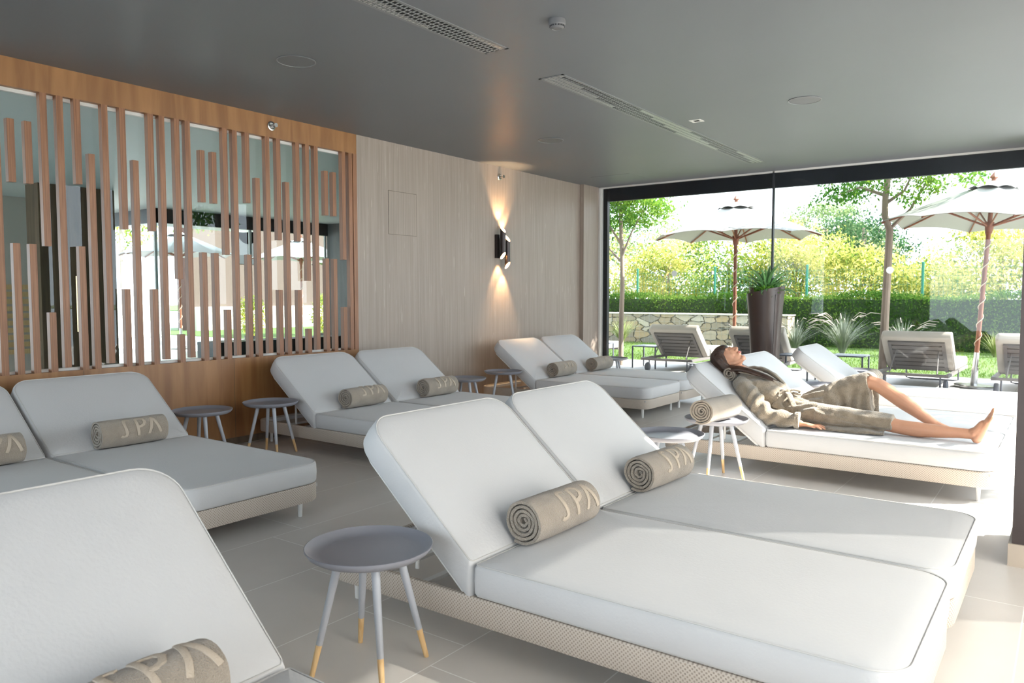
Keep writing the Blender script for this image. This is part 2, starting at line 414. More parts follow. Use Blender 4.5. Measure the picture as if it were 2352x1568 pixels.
def rrect(x0, x1, y0, y1, rad, n=8):
    """rad: radii at (x0,y0),(x1,y0),(x1,y1),(x0,y1), counter-clockwise"""
    out = []
    for (cx, cy, sx, sy, a0), r in zip([(x0, y0, 1, 1, 180), (x1, y0, -1, 1, 270), (x1, y1, -1, -1, 0), (x0, y1, 1, -1, 90)], rad):
        for k in range(n + 1):
            a = R(a0 + 90 * k / n); out.append((cx + sx * r + r * math.cos(a), cy + sy * r + r * math.sin(a)))
    res = []
    m = len(out)          # subdivide long edges
    for i in range(m):
        a = Vector(out[i]); b = Vector(out[(i + 1) % m]); d = (b - a).length; res.append(tuple(a))
        if d > 0.12:
            k = int(d / 0.1)
            for j in range(1, k): res.append(tuple(a.lerp(b, j / k)))
    return res
def inset(pl, d):
    m = len(pl); out = []
    for i in range(m):
        p = Vector(pl[i]); a = Vector(pl[i - 1]); b = Vector(pl[(i + 1) % m])
        j = i
        e1 = (p - a); e2 = (b - p)
        if e1.length < 1e-6: e1 = e2
        if e2.length < 1e-6: e2 = e1
        n1 = Vector((-e1.y, e1.x)).normalized(); n2 = Vector((-e2.y, e2.x)).normalized()
        n_ = (n1 + n2).normalized(); out.append(tuple(p + n_ * d))
    return out
def slab(outline, t, crown=0.012, e=0.022, shear=None, seed=0):
    """soft cushion: outline extruded by t with rounded edges and a slight crown"""
    pl = []
    for p in outline:
        if not pl or (Vector(p) - Vector(pl[-1])).length > 1e-4: pl.append(p)
    if (Vector(pl[0]) - Vector(pl[-1])).length < 1e-4: pl.pop()
    m = len(pl); cx = sum(p[0] for p in pl) / m; cy = sum(p[1] for p in pl) / m
    lv = [(0, e), (e * 0.25, e * 0.35), (e * 0.8, 0), (t * 0.5, -0.003), (t - e * 0.8, 0), (t - e * 0.3, e * 0.25), (t, e * 0.9)]
    v = []; f = []
    for z, d in lv:
        for p in inset(pl, d) if abs(d) > 1e-9 else pl: v.append((p[0], p[1], z))
    for s, h in ((0.9, 0.35), (0.75, 0.7), (0.5, 0.93), (0.25, 1.0)):
        base = inset(pl, e)
        for p in base:
            x, y = cx + (p[0] - cx) * s, cy + (p[1] - cy) * s
            v.append((x, y, t + crown * h + 0.0025 * noise.noise(Vector((x * 4, y * 4, seed)))))
    L = len(v) // m
    for i in range(L - 1):
        for k in range(m):
            k2 = (k + 1) % m; f.append((i * m + k, i * m + k2, (i + 1) * m + k2, (i + 1) * m + k))
    c = len(v); v.append((cx, cy, t + crown))
    for k in range(m): f.append(((L - 1) * m + k, (L - 1) * m + (k + 1) % m, c))
    f.append(tuple(range(m - 1, -1, -1)))
    if shear: v = [shear(p) for p in v]
    return (v, f), pl
def organic(name, shapes, voxel, smooth, m, parent=None, disp=None, ang=180):
    """one continuous surface grown from overlapping closed volumes"""
    mb = MB()
    for s in shapes: mb.add(s)
    me = bpy.data.meshes.new('tmp'); me.from_pydata(mb.v, [], mb.f)
    o = bpy.data.objects.new('tmp', me); sc.collection.objects.link(o)
    r = o.modifiers.new('r', 'REMESH'); r.mode = 'VOXEL'; r.voxel_size = voxel
    s = o.modifiers.new('s', 'SMOOTH'); s.iterations = smooth; s.factor = 0.6
    dg = bpy.context.evaluated_depsgraph_get(); dg.update()
    out = bpy.data.meshes.new_from_object(o.evaluated_get(dg))
    bpy.data.objects.remove(o)
    if disp:
        nrm = [v.normal.copy() for v in out.vertices]
        for v, n in zip(out.vertices, nrm): v.co = v.co + n * disp(v.co, n)
    out.name = name; out.materials.clear(); out.materials.append(m); out.shade_smooth()
    q = bpy.data.objects.new(name, out); sc.collection.objects.link(q)
    if parent: q.parent = parent
    return q
def leaves(name, C, size, m, parent=None, droop=0.3, rng=None, aspect=0.42, up=None):
    """C: (n,3) leaf positions; each leaf a small folded blade of its own with its own random value"""
    rng = rng or np.random.default_rng(3)
    n = len(C); C = np.asarray(C)
    d = rng.normal(size=(n, 3)); d[:, 2] -= droop
    if up is not None: d = d * 0.45 + np.array(up)
    d /= np.linalg.norm(d, axis=1)[:, None]
    q = rng.normal(size=(n, 3)); s = np.cross(d, q); s /= np.linalg.norm(s, axis=1)[:, None]
    L = (size * rng.uniform(0.6, 1.25, n))[:, None]
    w = L * aspect
    nn = np.cross(d, s)
    V = np.stack([C, C + d * L * 0.5 + s * w * 0.5 + nn * w * 0.15, C + d * L, C + d * L * 0.5 - s * w * 0.5 + nn * w * 0.15], 1).reshape(-1, 3)
    me = bpy.data.meshes.new(name)
    me.vertices.add(4 * n); me.vertices.foreach_set('co', V.ravel().astype(np.float32))
    me.loops.add(4 * n); me.loops.foreach_set('vertex_index', np.arange(4 * n, dtype=np.int32))
    me.polygons.add(n); me.polygons.foreach_set('loop_start', np.arange(0, 4 * n, 4, dtype=np.int32)); me.polygons.foreach_set('loop_total', np.full(n, 4, dtype=np.int32))
    me.update()
    a = me.attributes.new('rnd', 'FLOAT', 'POINT')
    rv = np.clip(0.5 + 0.28 * np.sin(C[:, 0] * 1.7 + C[:, 2] * 2.3) * np.cos(C[:, 1] * 1.3) + rng.normal(0, 0.2, n), 0, 1)
    a.data.foreach_set('value', np.repeat(rv, 4).astype(np.float32))
    me.materials.append(m)
    o = bpy.data.objects.new(name, me); sc.collection.objects.link(o)
    if parent: o.parent = parent
    return o

# ------------------------------------------------------------------ room
WX, WY, CZ = -5.986, 10.35, 2.97
struct('floor', MB().add(box(WX - 0.15, 1.7, -3.2, 4.95, -0.12, 0)).add(box(WX - 0.15, 0.3, 4.95, 10.42, -0.12, 0)), tile_m)
mb = MB().add(box(WX - 0.15, 1.7, -3.2, 4.95, CZ, CZ + 0.2)).add(box(WX - 0.15, 0.0, 4.95, 10.36, CZ, CZ + 0.2))
struct('ceiling', mb, ceil_m)
# left wall: wallpapered stretch, oak frame round the slatted opening
struct('wall_left', MB().add(box(WX - 0.15, WX, 5.452, 10.4, 0, CZ)), wallpaper)
struct('wall_corner', box(WX, WX + 0.07, 9.86, 10.30, 0, CZ), wallpaper)
struct('trim_1', box(WX - 0.10, WX, -3.2, 5.45, 2.77, CZ), panel_wood)
struct('trim_2', box(WX - 0.10, WX, -3.2, 5.45, 0.06, 0.765), panel_wood)
struct('baseboard_left', MB().add(box(WX - 0.1, WX + 0.004, -3.2, 5.45, 0, 0.06)), dark_wood)
mb = MB()
for y in (0.2, 1.4, 2.7, 3.98, 5.2): mb.add(box(WX, WX + 0.0012, y - 0.0015, y + 0.0015, 0.065, 0.76))
struct('trim_3', mb, dark_wood)
struct('trim_4', MB().add(box(WX - 0.10, WX + 0.0, 5.40, 5.452, 0.765, 2.77)), slat_wood)
struct('window_1', box(WX - 0.082, WX - 0.072, -3.2, 5.40, 0.765, 2.77), screen_glass)
struct('trim_5', MB().add(box(WX - 0.09, WX - 0.05, -3.2, 5.40, 2.745, 2.77)).add(box(WX - 0.09, WX - 0.05, -3.2, 5.40, 0.765, 0.785)), pale_frame)

# slats: (y, bottom, top)
T, B_ = 2.77, 0.765
SL = [(2.18, B_, T), (2.27, 2.115, 2.55), (2.28, B_, 1.69), (2.38, 2.115, 2.55), (2.385, B_, 1.69), (2.485, 1.68, T), (2.50, B_, 1.20), (2.595, 0.79, T),
      (2.715, 2.15, T), (2.72, B_, 1.69), (2.81, B_, 2.385), (2.915, 0.80, T), (3.05, 1.84, T), (3.05, B_, 1.375), (3.145, B_, 2.385),
      (3.273, 1.84, T), (3.275, B_, 1.375), (3.367, 0.80, T), (3.495, 1.46, T), (3.50, B_, 1.0), (3.59, 0.80, T), (3.718, 2.115, 2.55),
      (3.718, B_, 1.69), (3.828, 2.115, 2.55), (3.83, B_, 1.69), (3.937, 1.68, T), (3.94, B_, 1.20), (4.034, 0.79, T), (4.158, 2.15, T),
      (4.158, B_, 1.69), (4.26, B_, 2.385), (4.37, 0.79, T), (4.49, 1.84, T), (4.49, B_, 1.375), (4.584, B_, 2.385), (4.707, 1.84, T),
      (4.707, B_, 1.375), (4.822, 1.465, T), (4.822, B_, 1.0), (4.927, 0.79, T), (5.049, 2.115, 2.55), (5.05, B_, 1.69), (5.153, 2.115, 2.55),
      (5.153, B_, 1.69), (5.276, 1.685, T), (5.276, B_, 1.205), (5.366, B_, T)]
meshes = {}
def slat_label(y, b, t, i):
    h = t - b
    if h > 1.9: return 'full-height oak slat'
    if b > 2.0 and t < 2.6: return 'short floating oak slat, open above and below'
    if t >= T: return {0.6: 'short', 0.9: 'shorter middling', 1.1: 'half-height', 1.3: 'long'}[min((0.6, 0.9, 1.1, 1.3), key=lambda q: abs(q - h))] + ' hanging oak slat'
    return {0.24: 'stubby', 0.44: 'low', 0.61: 'knee-high', 0.93: 'half-height', 1.62: 'tall'}[min((0.24, 0.44, 0.61, 0.93, 1.62), key=lambda q: abs(q - h))] + ' standing oak slat'
cnt = {}
ordinal = ['first', 'second', 'third', 'fourth', 'fifth', 'sixth', 'seventh', 'eighth', 'ninth', 'tenth', 'eleventh', 'twelfth', 'thirteenth',
           'fourteenth', 'fifteenth', 'sixteenth', 'seventeenth', 'eighteenth', 'nineteenth', 'twentieth']
for y, b, t in SL:
    k = slat_label(y, b, t, 0); j = cnt.get(k, 0); cnt[k] = j + 1
    key = (round(b, 3), round(t, 3))
    if key not in meshes:
        mb = MB(); hw = 0.0235; d = 0.05; c = 0.0015
        o2 = [(-hw, 0), (hw, 0), (hw, d - c), (hw - c, d), (-hw + c, d), (-hw, d - c)]
        v = [(p[1], p[0], z) for z in (0, t - b) for p in o2]; n = 6
        f = [(i, i + n, (i + 1) % n + n, (i + 1) % n) for i in range(n)] + [tuple(range(n)), tuple(range(2 * n - 1, n - 1, -1))]
        mb.add((v, f)); meshes[key] = mesh_of('wooden_slat', mb, slat_wood)
    o = obj('wooden_slat', meshes[key], None)
    o.location = (WX - 0.048, y, b)
    tag(o, '%s, %s such one from the left' % (k, ordinal[j]), 'slat', 'oak slats of the glazed screen')

# access panel, sprinklers, sconce
mb = MB().add(box(WX - 0.01, WX + 0.003, 5.90, 6.33, 1.99, 2.45))
o = obj('access_panel', mb, wallpaper); tag(o, 'square wallpapered access hatch flush in the beige wall', 'panel')
mb = MB()
for a in (box(WX, WX + 0.002, 5.895, 5.899, 1.985, 2.455), box(WX, WX + 0.002, 6.331, 6.335, 1.985, 2.455), box(WX, WX + 0.002, 5.895, 6.335, 2.451, 2.455), box(WX, WX + 0.002, 5.895, 6.335, 1.985, 1.989)): mb.add(a)
obj('joint', mb, mat('dark_joint', (0.12, 0.09, 0.07), 0.8), o)
def xl(prof, n=24):      # lathe about the x axis
    v, f = lathe(prof, n); return [(p[2], p[0], p[1]) for p in v], f
def sprinkler(y, z, label):
    t = thing('sprinkler', label, 'sprinkler', (WX, y, z), group='wall sprinkler heads')
    obj('escutcheon', xl([(0.044, 0), (0.042, 0.006), (0.032, 0.010), (0.026, 0.005), (0.012, 0.004)]), chrome, t)
    mb = MB().add(xl([(0.012, 0.004), (0.012, 0.03), (0.008, 0.034)], 12)).add(tube([(0.03, -0.012, 0), (0.05, -0.016, 0), (0.068, 0, 0)], 0.003, 6)).add(tube([(0.03, 0.012, 0), (0.05, 0.016, 0), (0.068, 0, 0)], 0.003, 6))
    obj('nozzle', mb, chrome, t)
    obj('deflector', MB().add(xl([(0.02, 0.068), (0.02, 0.071)], 12)), chrome, t)
sprinkler(4.42, 2.875, 'chrome sprinkler head on the oak header above the slats')
sprinkler(7.88, 2.84, 'chrome sprinkler head on the beige wall above the lamp')

t = thing('wall_sconce', 'bronze wall lamp of two lit tubes with slanted ends on the beige wall', 'lamp', (WX, 7.85, 1.93))
obj('backplate', MB().add(box(0, 0.035, -0.075, -0.01, -0.13, 0.17)), bronze, t)
for yy, z0, z1 in ((-0.01, -0.14, 0.275), (0.085, -0.26, 0.165)):
    mb = MB(); n = 28; r = 0.036; cx = 0.085
    def top(th): return z1 - 0.045 + 0.045 * (-math.cos(th))
    v = []; f = []
    for rr in (r, r - 0.004):
        for zz in (0, 1):
            for k in range(n):
                th = 2 * PI * k / n; ca = math.cos(th)
                z = (z1 - 0.04 - 0.04 * ca) if zz else (z0 + 0.04 + 0.04 * ca)
                v.append((cx + rr * ca, yy + rr * math.sin(th), z))
    for k in range(n):
        k2 = (k + 1) % n
        f += [(k, k2, n + k2, n + k)]
        f += [(k, 2 * n + k, 2 * n + k2, k2), (n + k, n + k2, 3 * n + k2, 3 * n + k)]
    mb.add((v, f)); tb = obj('lamp_tube', mb, bronze, t)
    v2 = v[2 * n:]; f2 = [(k, n + k, n + (k + 1) % n, (k + 1) % n) for k in range(n)]
    obj('gold_lining', MB().add((v2, f2)), gold_in, tb)
    for s in (1, -1):
        l = bpy.data.lights.new('sconce_light', 'SPOT'); l.energy = 8; l.color = (1.0, 0.66, 0.34); l.spot_size = R(62); l.spot_blend = 0.6; l.shadow_soft_size = 0.02
        lo = bpy.data.objects.new('sconce_light', l); lo.parent = t
        lo.location = (cx, yy, (z1 - 0.03) if s > 0 else (z0 + 0.03)); lo.rotation_euler = (PI if s > 0 else 0, 0, 0)
        lo.rotation_euler = (Vector((-0.12, 0, s))).to_track_quat('-Z', 'Y').to_euler()
        sc.collection.objects.link(lo)

# ceiling fittings
def vent(x0, x1, y0, y1, label):
    t = thing('ceiling_vent', label, 'vent', ((x0 + x1) / 2, (y0 + y1) / 2, CZ), group='linear ceiling vents')
    w = (x1 - x0) / 2; h = (y1 - y0) / 2; z = -0.004
    mb = MB(); rows = 4; pad = 0.018; rw = (2 * w - 2 * pad) / rows
    for i in range(rows + 1):
        x = -w + pad + i * rw; ww = 0.009 if 0 < i < rows else pad
        a = x - (0.0045 if i else pad); b = a + (0.009 if 0 < i < rows else pad + 0.0045)
        mb.add(box(a, b, -h, h, z, 0.0005))
    mb.add(box(-w, w, -h, -h + pad, z, 0.0005)).add(box(-w, w, h - pad, h, z, 0.0005))
    obj('vent_frame', mb, vent_m, t)
    obj('backing', MB().add(box(-w + 0.004, w - 0.004, -h + 0.004, h - 0.004, -0.001, 0.0008)), black_m, t)
    mb = MB(); y = -h + pad; k = 0
    rd = random.Random(5)
    while y < h - pad:
        for i in range(rows):
            x = -w + pad + i * rw
            mb.add(box(x, x + rw, y, y + 0.006, z + 0.0005, 0.0005))
            if math.sin(y * 2.6 + i * 0.9) > 0.1: mb.add(cbox((x + rw / 2, y + 0.022, -0.0022), rw * 0.7, 0.016, 0.0012))
        y += 0.036
    obj('louvre', mb, vent_in, t)
vent(-3.30, -3.10, 0.6, 4.185, 'perforated ceiling vent nearer the camera, beside the smoke detector')
vent(-3.345, -3.125, 4.90, 9.55, 'long perforated ceiling vent running towards the garden window')
def speaker(x, y, r, label):
    t = thing('ceiling_speaker', label, 'speaker', (x, y, CZ), group='flush round ceiling speakers')
    obj('grille', lathe([(r - 0.006, 0), (r - 0.006, -0.003), (r * 0.5, -0.0045), (0.002, -0.005)][::-1], 40), mat('speaker_mesh', (0.13, 0.132, 0.135), 0.7), t)
    obj('ring', lathe([(r, 0), (r + 0.002, -0.004), (r - 0.006, -0.006), (r - 0.008, 0)][::-1], 40), vent_m, t)
speaker(-4.47, 3.52, 0.135, 'round flush ceiling speaker above the left end of the slats')
speaker(-1.89, 6.76, 0.135, 'round flush ceiling speaker nearest the garden window on the right')
speaker(-4.54, 6.88, 0.135, 'round flush ceiling speaker in front of the wall lamp')
t = thing('smoke_detector', 'round grey smoke detector on the ceiling between the two vents', 'smoke detector', (-2.55, 3.93, CZ))
obj('base', lathe([(0.05, 0), (0.052, -0.012), (0.05, -0.03), (0.046, -0.034)][::-1], 32), white_plastic, t)
mb = MB().add(lathe([(0.044, -0.032), (0.042, -0.047), (0.03, -0.055), (0.028, -0.052), (0.002, -0.052)][::-1], 32))
obj('sensor_cap', mb, white_plastic, t)
mb = MB()
for k in range(16):
    a = 2 * PI * k / 16; mb.add(cbox((0.0435 * math.cos(a), 0.0435 * math.sin(a), -0.0415), 0.004, 0.009, 0.008, Matrix.Rotation(a, 3, 'Z')))
obj('slot', mb, dark_plastic, t)
t = thing('recessed_fitting', 'small square chrome recessed ceiling fitting right of the long vent', 'light fitting', (-2.93, 6.94, CZ))
mb = MB()
for a in (box(-0.055, 0.055, -0.055, -0.03, -0.004, 0), box(-0.055, 0.055, 0.03, 0.055, -0.004, 0), box(-0.055, -0.03, -0.03, 0.03, -0.004, 0), box(0.03, 0.055, -0.03, 0.03, -0.004, 0)): mb.add(a)
obj('rim', mb, pale_frame, t)
obj('lens', MB().add(box(-0.03, 0.03, -0.03, 0.03, -0.001, 0)), black_m, t)
tag(obj('ceiling_hatch', MB().add(box(-5.5, -4.9, 9.35, 9.9, CZ - 0.0015, CZ)), ceil_m), 'faint square access hatch in the ceiling near the window corner', 'hatch')

# front garden window
struct('window_2', box(-5.90, -3.275, WY, WY + 0.01, 0.02, 2.95), dimming_glass)
struct('window_3', box(-3.265, -0.45, WY, WY + 0.01, 0.02, 2.95), dimming_glass)
struct('trim_6', box(-3.281, -3.259, WY - 0.02, WY + 0.03, 0, 2.97), dark_frame)
struct('trim_7', MB().add(box(-5.92, -0.3, WY - 0.02, WY + 0.03, 2.95, 2.972)), pale_frame)
struct('trim_8', MB().add(box(-5.915, -5.885, 10.30, WY + 0.01, 0, 2.95)).add(box(-5.885, -5.87, WY - 0.01, WY + 0.03, 0, 2.95)), pale_frame)
struct('trim_9', MB().add(box(-5.87, -5.80, WY + 0.02, WY + 0.09, 0, 2.95)), dark_frame)
struct('trim_10', MB().add(box(-5.9, -0.3, WY - 0.02, WY + 0.03, 0, 0.02)), dark_frame)
struct('wall_fascia', MB().add(box(-5.83, 0.2, WY + 0.10, WY + 0.16, 2.765, 3.3)), fascia_m)
struct('wall_back', MB().add(box(-6.6, -5.85, 10.40, 10.5, 0, 3.2)), white_wall)
# roof, with unseen overhangs added to cut sun from both glazed sides
struct('wall_roof_shade', MB().add(box(-6.6, 1.0, 10.36, 12.0, 3.2, 3.35)).add(box(-0.05, 1.35, 4.9, 10.36, 3.17, 3.35)).add(box(-6.1, 1.7, -3.2, 4.95, 3.17, 3.35)).add(box(-6.1, 0, 4.95, 10.36, 3.17, 3.35)), white_wall)
# side glazing and posts
struct('window_4', box(-0.14, -0.13, 4.97, 9.55, 0.02, 2.97), glass)
struct('trim_11', MB().add(box(-0.42, -0.28, 9.55, 10.0, 0, CZ)).add(box(-0.42, -0.1, 9.9, 10.36, 0, CZ)), wallpaper)
struct('baseboard_post', MB().add(box(-0.44, -0.27, 9.53, 10.01, 0, 0.1)), skirt_m)
struct('wall_right', MB().add(box(-0.20, 0.12, 4.40, 4.95, 0, CZ)), pillar_m)
struct('baseboard_right', MB().add(box(-0.215, 0.13, 4.385, 4.965, 0, 0.11)), skirt_m)
struct('wall_side', MB().add(box(0.12, 1.66, 4.7, 4.95, 0, CZ)), plaster)
# unseen right window with a sheer blind added for fill light; back wall
struct('window_5', box(1.61, 1.62, 0.6, 4.7, 0.1, 2.92), glass)
struct('trim_12', MB().add(box(1.58, 1.66, 0.6, 4.7, 0, 0.1)).add(box(1.58, 1.66, 0.6, 4.7, 2.92, CZ)).add(box(1.58, 1.66, 0.54, 0.6, 0, CZ)), dark_frame)
tag(obj('fill_light_blind', box(1.53, 1.532, 0.62, 4.66, 0.12, 2.95), blind_m), 'unseen sheer blind added to spread sunlight from the near side window', 'blind')
struct('wall_right_near', MB().add(box(1.58, 1.71, -3.2, 0.54, 0, CZ)), plaster)
struct('wall_back_near', MB().add(box(WX, 1.71, -3.25, -3.1, 2.8, CZ)).add(box(WX, -3.2, -3.25, -3.1, 0, 2.8)).add(box(1.4, 1.71, -3.25, -3.1, 0, 2.8)), plaster)
struct('window_7', box(-3.2, 1.4, -3.18, -3.17, 0, 2.8), glass)  # unseen back window, widened to let in more fill light

# ------------------------------------------------------------------ loungers
XJ = 0.83; LEN = 2.27; HW = 0.456
def make_lounger(label):
    t = thing('sun_lounger', label, 'sun lounger')
    # woven band
    out = rrect(0, LEN, -HW, HW, (0.11,) * 4); inn = inset(out, 0.022)
    m = len(out); mb = MB(); per = 0; us = []
    for i in range(m):
        us.append(per); per += (Vector(out[(i + 1) % m]) - Vector(out[i])).length
    z0, z1 = 0.105, 0.208
    out0 = inset(out, 0.006)
    for pl, z in ((out0, z0), (out, z0 + 0.01), (out, z1 - 0.006), (inset(out, 0.005), z1), (inn, z1), (inn, z0)):
        mb.v += [(p[0], p[1], z) for p in pl]
    for L in range(6):
        for k in range(m):
            k2 = (k + 1) % m; a, b = L * m, ((L + 1) % 6) * m
            mb.f.append((a + k, a + k2, b + k2, b + k))
    me = mesh_of('frame_band', mb, weave)
    ul = me.uv_layers.new(name='UVMap')
    for i, lp in enumerate(me.loops):
        vi = lp.vertex_index; k = vi % m; co = me.vertices[vi].co
        ul.data[i].uv = (us[k], co.z)
    for p in me.polygons:      # close the seam
        ls = list(p.loop_indices); u = [ul.data[l].uv[0] for l in ls]
        if max(u) - min(u) > per / 2:
            for l in ls:
                if ul.data[l].uv[0] < per / 2: ul.data[l].uv[0] += per
    obj('frame_band', me, None, t)
    mb = MB().add(box(XJ - 0.02, LEN - 0.03, -HW + 0.025, HW - 0.025, 0.18, 0.2))
    obj('bed_platform', mb, deck_grey, t)
    mb = MB()
    for yy in (-HW + 0.03, HW - 0.045): mb.add(box(0.08, XJ, yy, yy + 0.015, 0.165, 0.195))
    mb.add(box(0.022, 0.05, -HW + 0.1, HW - 0.1, 0.165, 0.195))
    for x in (0.28, 0.5): mb.add(box(x, x + 0.03, -HW + 0.03, HW - 0.03, 0.16, 0.175))
    obj('under_rail', mb, white_metal, t)
    for x, y in ((0.1, -HW + 0.1), (0.1, HW - 0.1), (LEN - 0.1, -HW + 0.1), (LEN - 0.1, HW - 0.1)):
        obj('leg', lathe([(0.011, 0), (0.012, 0.002), (0.017, 0.12)], 14, (x, y, 0)), white_metal, t)
    (v, f), pl = slab(rrect(XJ + 0.004, LEN + 0.004, -HW - 0.002, HW + 0.002, (0.02, 0.115, 0.115, 0.02)), 0.128)
    o = obj('seat_cushion', MB().add((v, f)), fabric, t, 60, loc=(0, 0, 0.207))
    edge = [(p[0], p[1], 0.1245) for p in inset(pl, 0.0075)]
    obj('piping', tube(edge + [edge[0]], 0.0028, 5), piping_m, o)
    # backrest: local x runs up the slope away from the hinge
    bl = 0.745
    def shear(p):
        w = max(0.0, 1 - (-p[0]) / 0.25)
        d = 0.125 - p[2]
        return (p[0] + max(0, d) * 0.80 * w * (1 if p[0] > -0.25 else 0), p[1], p[2])
    (v, f), pl = slab(rrect(-bl, 0.0, -HW - 0.002, HW + 0.002, (0.12, 0.025, 0.025, 0.12)), 0.125, shear=shear, seed=3)
    o = obj('backrest', MB().add(([(p[0], p[1], p[2] - 0.128) for p in v], f)), fabric, t, 60, loc=(XJ, 0, 0.338))
    edge = [(p[0], p[1], -0.0065) for p in inset(pl, 0.0075)]
    obj('piping', tube(edge + [edge[0]], 0.0028, 5), piping_m, o)
    mb = MB()
    pl2 = rrect(-bl + 0.06, 0.04, -HW + 0.03, HW - 0.03, (0.08, 0.01, 0.01, 0.08)); ring = [(p[0], p[1], -0.137) for p in pl2]
    mb.add(tube(ring + [ring[0]], 0.011, 8))
    for x in (-0.2, -0.42): mb.add(box(x, x + 0.03, -HW + 0.03, HW - 0.03, -0.142, -0.132))
    obj('backrest_frame', mb, white_metal, o)
    for s in (-1, 1): obj('support_strut', tube([(-0.30, s * (HW - 0.06), -0.145), (-0.18, s * (HW - 0.06), -0.30)], 0.009, 8), white_metal, o)
    o.rotation_euler = (0, R(40), 0)
    return t
LP = [  # x of the rear end, y centre, backrest angle, label, group
    (-2.49, 0.79, 40, 'white cushioned lounger nearest the camera, cut off at the bottom left', None),
    (-5.86, 1.58, 35, 'white lounger cut by the left edge of the picture', 'loungers backed against the slatted screen'),
    (-5.86, 2.52, 35, 'white lounger against the slats, its towel roll showing all three letters', 'loungers backed against the slatted screen'),
    (-5.93, 4.60, 37, 'white lounger under the right end of the slats', 'loungers backed against the slatted screen'),
    (-5.90, 5.54, 37, 'white lounger whose backrest tops the joint of oak panel and beige wall', 'loungers along the beige wall'),
    (-5.88, 7.79, 37, 'white lounger below the wall lamp, nearer of that pair', 'loungers along the beige wall'),
    (-5.88, 8.73, 37, 'white lounger beside the garden window corner, below the wall lamp', 'loungers along the beige wall'),
    (-2.58, 2.59, 41, 'large white lounger in the centre foreground beside the round grey table', 'loungers in the middle row'),
    (-2.58, 3.53, 41, 'white lounger just behind the centre foreground one, partly in blue shade', 'loungers in the middle row'),
    (-2.62, 6.03, 38, 'white lounger the woman lies on', 'loungers in the middle row'),
    (-2.62, 6.97, 38, 'white lounger just behind the woman on hers', 'loungers in the middle row'),
    (-2.60, 8.81, 36, 'white lounger nearest the garden window, foot end in bright sun', 'loungers in the middle row')]
L0 = make_lounger(LP[0][3]); lounger = []
for i, (x, y, a, lab, g) in enumerate(LP):
    o = L0 if i == 0 else dup(L0, label=lab)
    o.location = (x, y, 0)
    if g: o['group'] = g
    kid(o, 'backrest').rotation_euler = (0, R(a), 0)
    lounger.append(o)

# ------------------------------------------------------------------ towels
def towel_mesh(Rr=0.093, L=0.43, seed=1, turns=4.6, flat=1.0):
    rd = random.Random(seed); mb = MB(); N = int(turns * 30); NL = 12
    pitch = (Rr - 0.012) / turns; th = pitch * 0.86
    ph0 = rd.uniform(0, 6)
    def rad(a): return 0.008 + pitch * a / (2 * PI)
    ring = []
    for i in range(N + 1):
        a = 2 * PI * turns * i / N
        r = rad(a) + 0.0022 * math.sin(a * 1.0 * 2 + ph0) * (a / (2 * PI * turns)) + 0.0025 * noise.noise(Vector((a * 1.3, seed, 0)))
        ring.append((a, r))
    n = len(ring)
    for j in range(NL + 1):
        tt = j / NL; y0 = -L / 2 + L * tt
        edge = 1 - abs(2 * tt - 1)
        for side in (1, -1):
            for a, r in ring:
                rr = r + side * th / 2
                fr = a / (2 * PI * turns)
                wob = 0.004 * noise.noise(Vector((math.cos(a) * 2, math.sin(a) * 2, y0 * 9 + seed * 7))) * fr
                ang = -a + 2 * PI * turns - R(115)
                e = 0
                if j in (0, NL):
                    e = (1 if j else -1) * (0.006 * noise.noise(Vector((a * 0.9, seed, 3))) - 0.012 * (1 - fr) ** 2)
                    rr -= side * th * 0.12
                if side == 1 and fr > 0.78 and j in (1, NL - 1): pass
                mb.v.append(((rr + wob) * math.cos(ang) * 1.04, y0 + e, (rr + wob) * math.sin(ang) * 0.96 * flat))
    S = 2 * n
    for j in range(NL):
        for i in range(n - 1):
            a = j * S + i; b = (j + 1) * S + i
            mb.f.append((a, a + 1, b + 1, b)); mb.f.append((a + n + 1, a + n, b + n, b + n + 1))
        a, b = j * S, (j + 1) * S
        mb.f.append((a, b, b + n, a + n)); mb.f.append((a + n - 1, a + 2 * n - 1, b + 2 * n - 1, b + n - 1))
    for j, s in ((0, 1), (NL, -1)):
        for i in range(n - 1):
            q = (j * S + i, j * S + n + i, j * S + n + i + 1, j * S + i + 1)
            mb.f.append(q if s > 0 else q[::-1])
    return mb
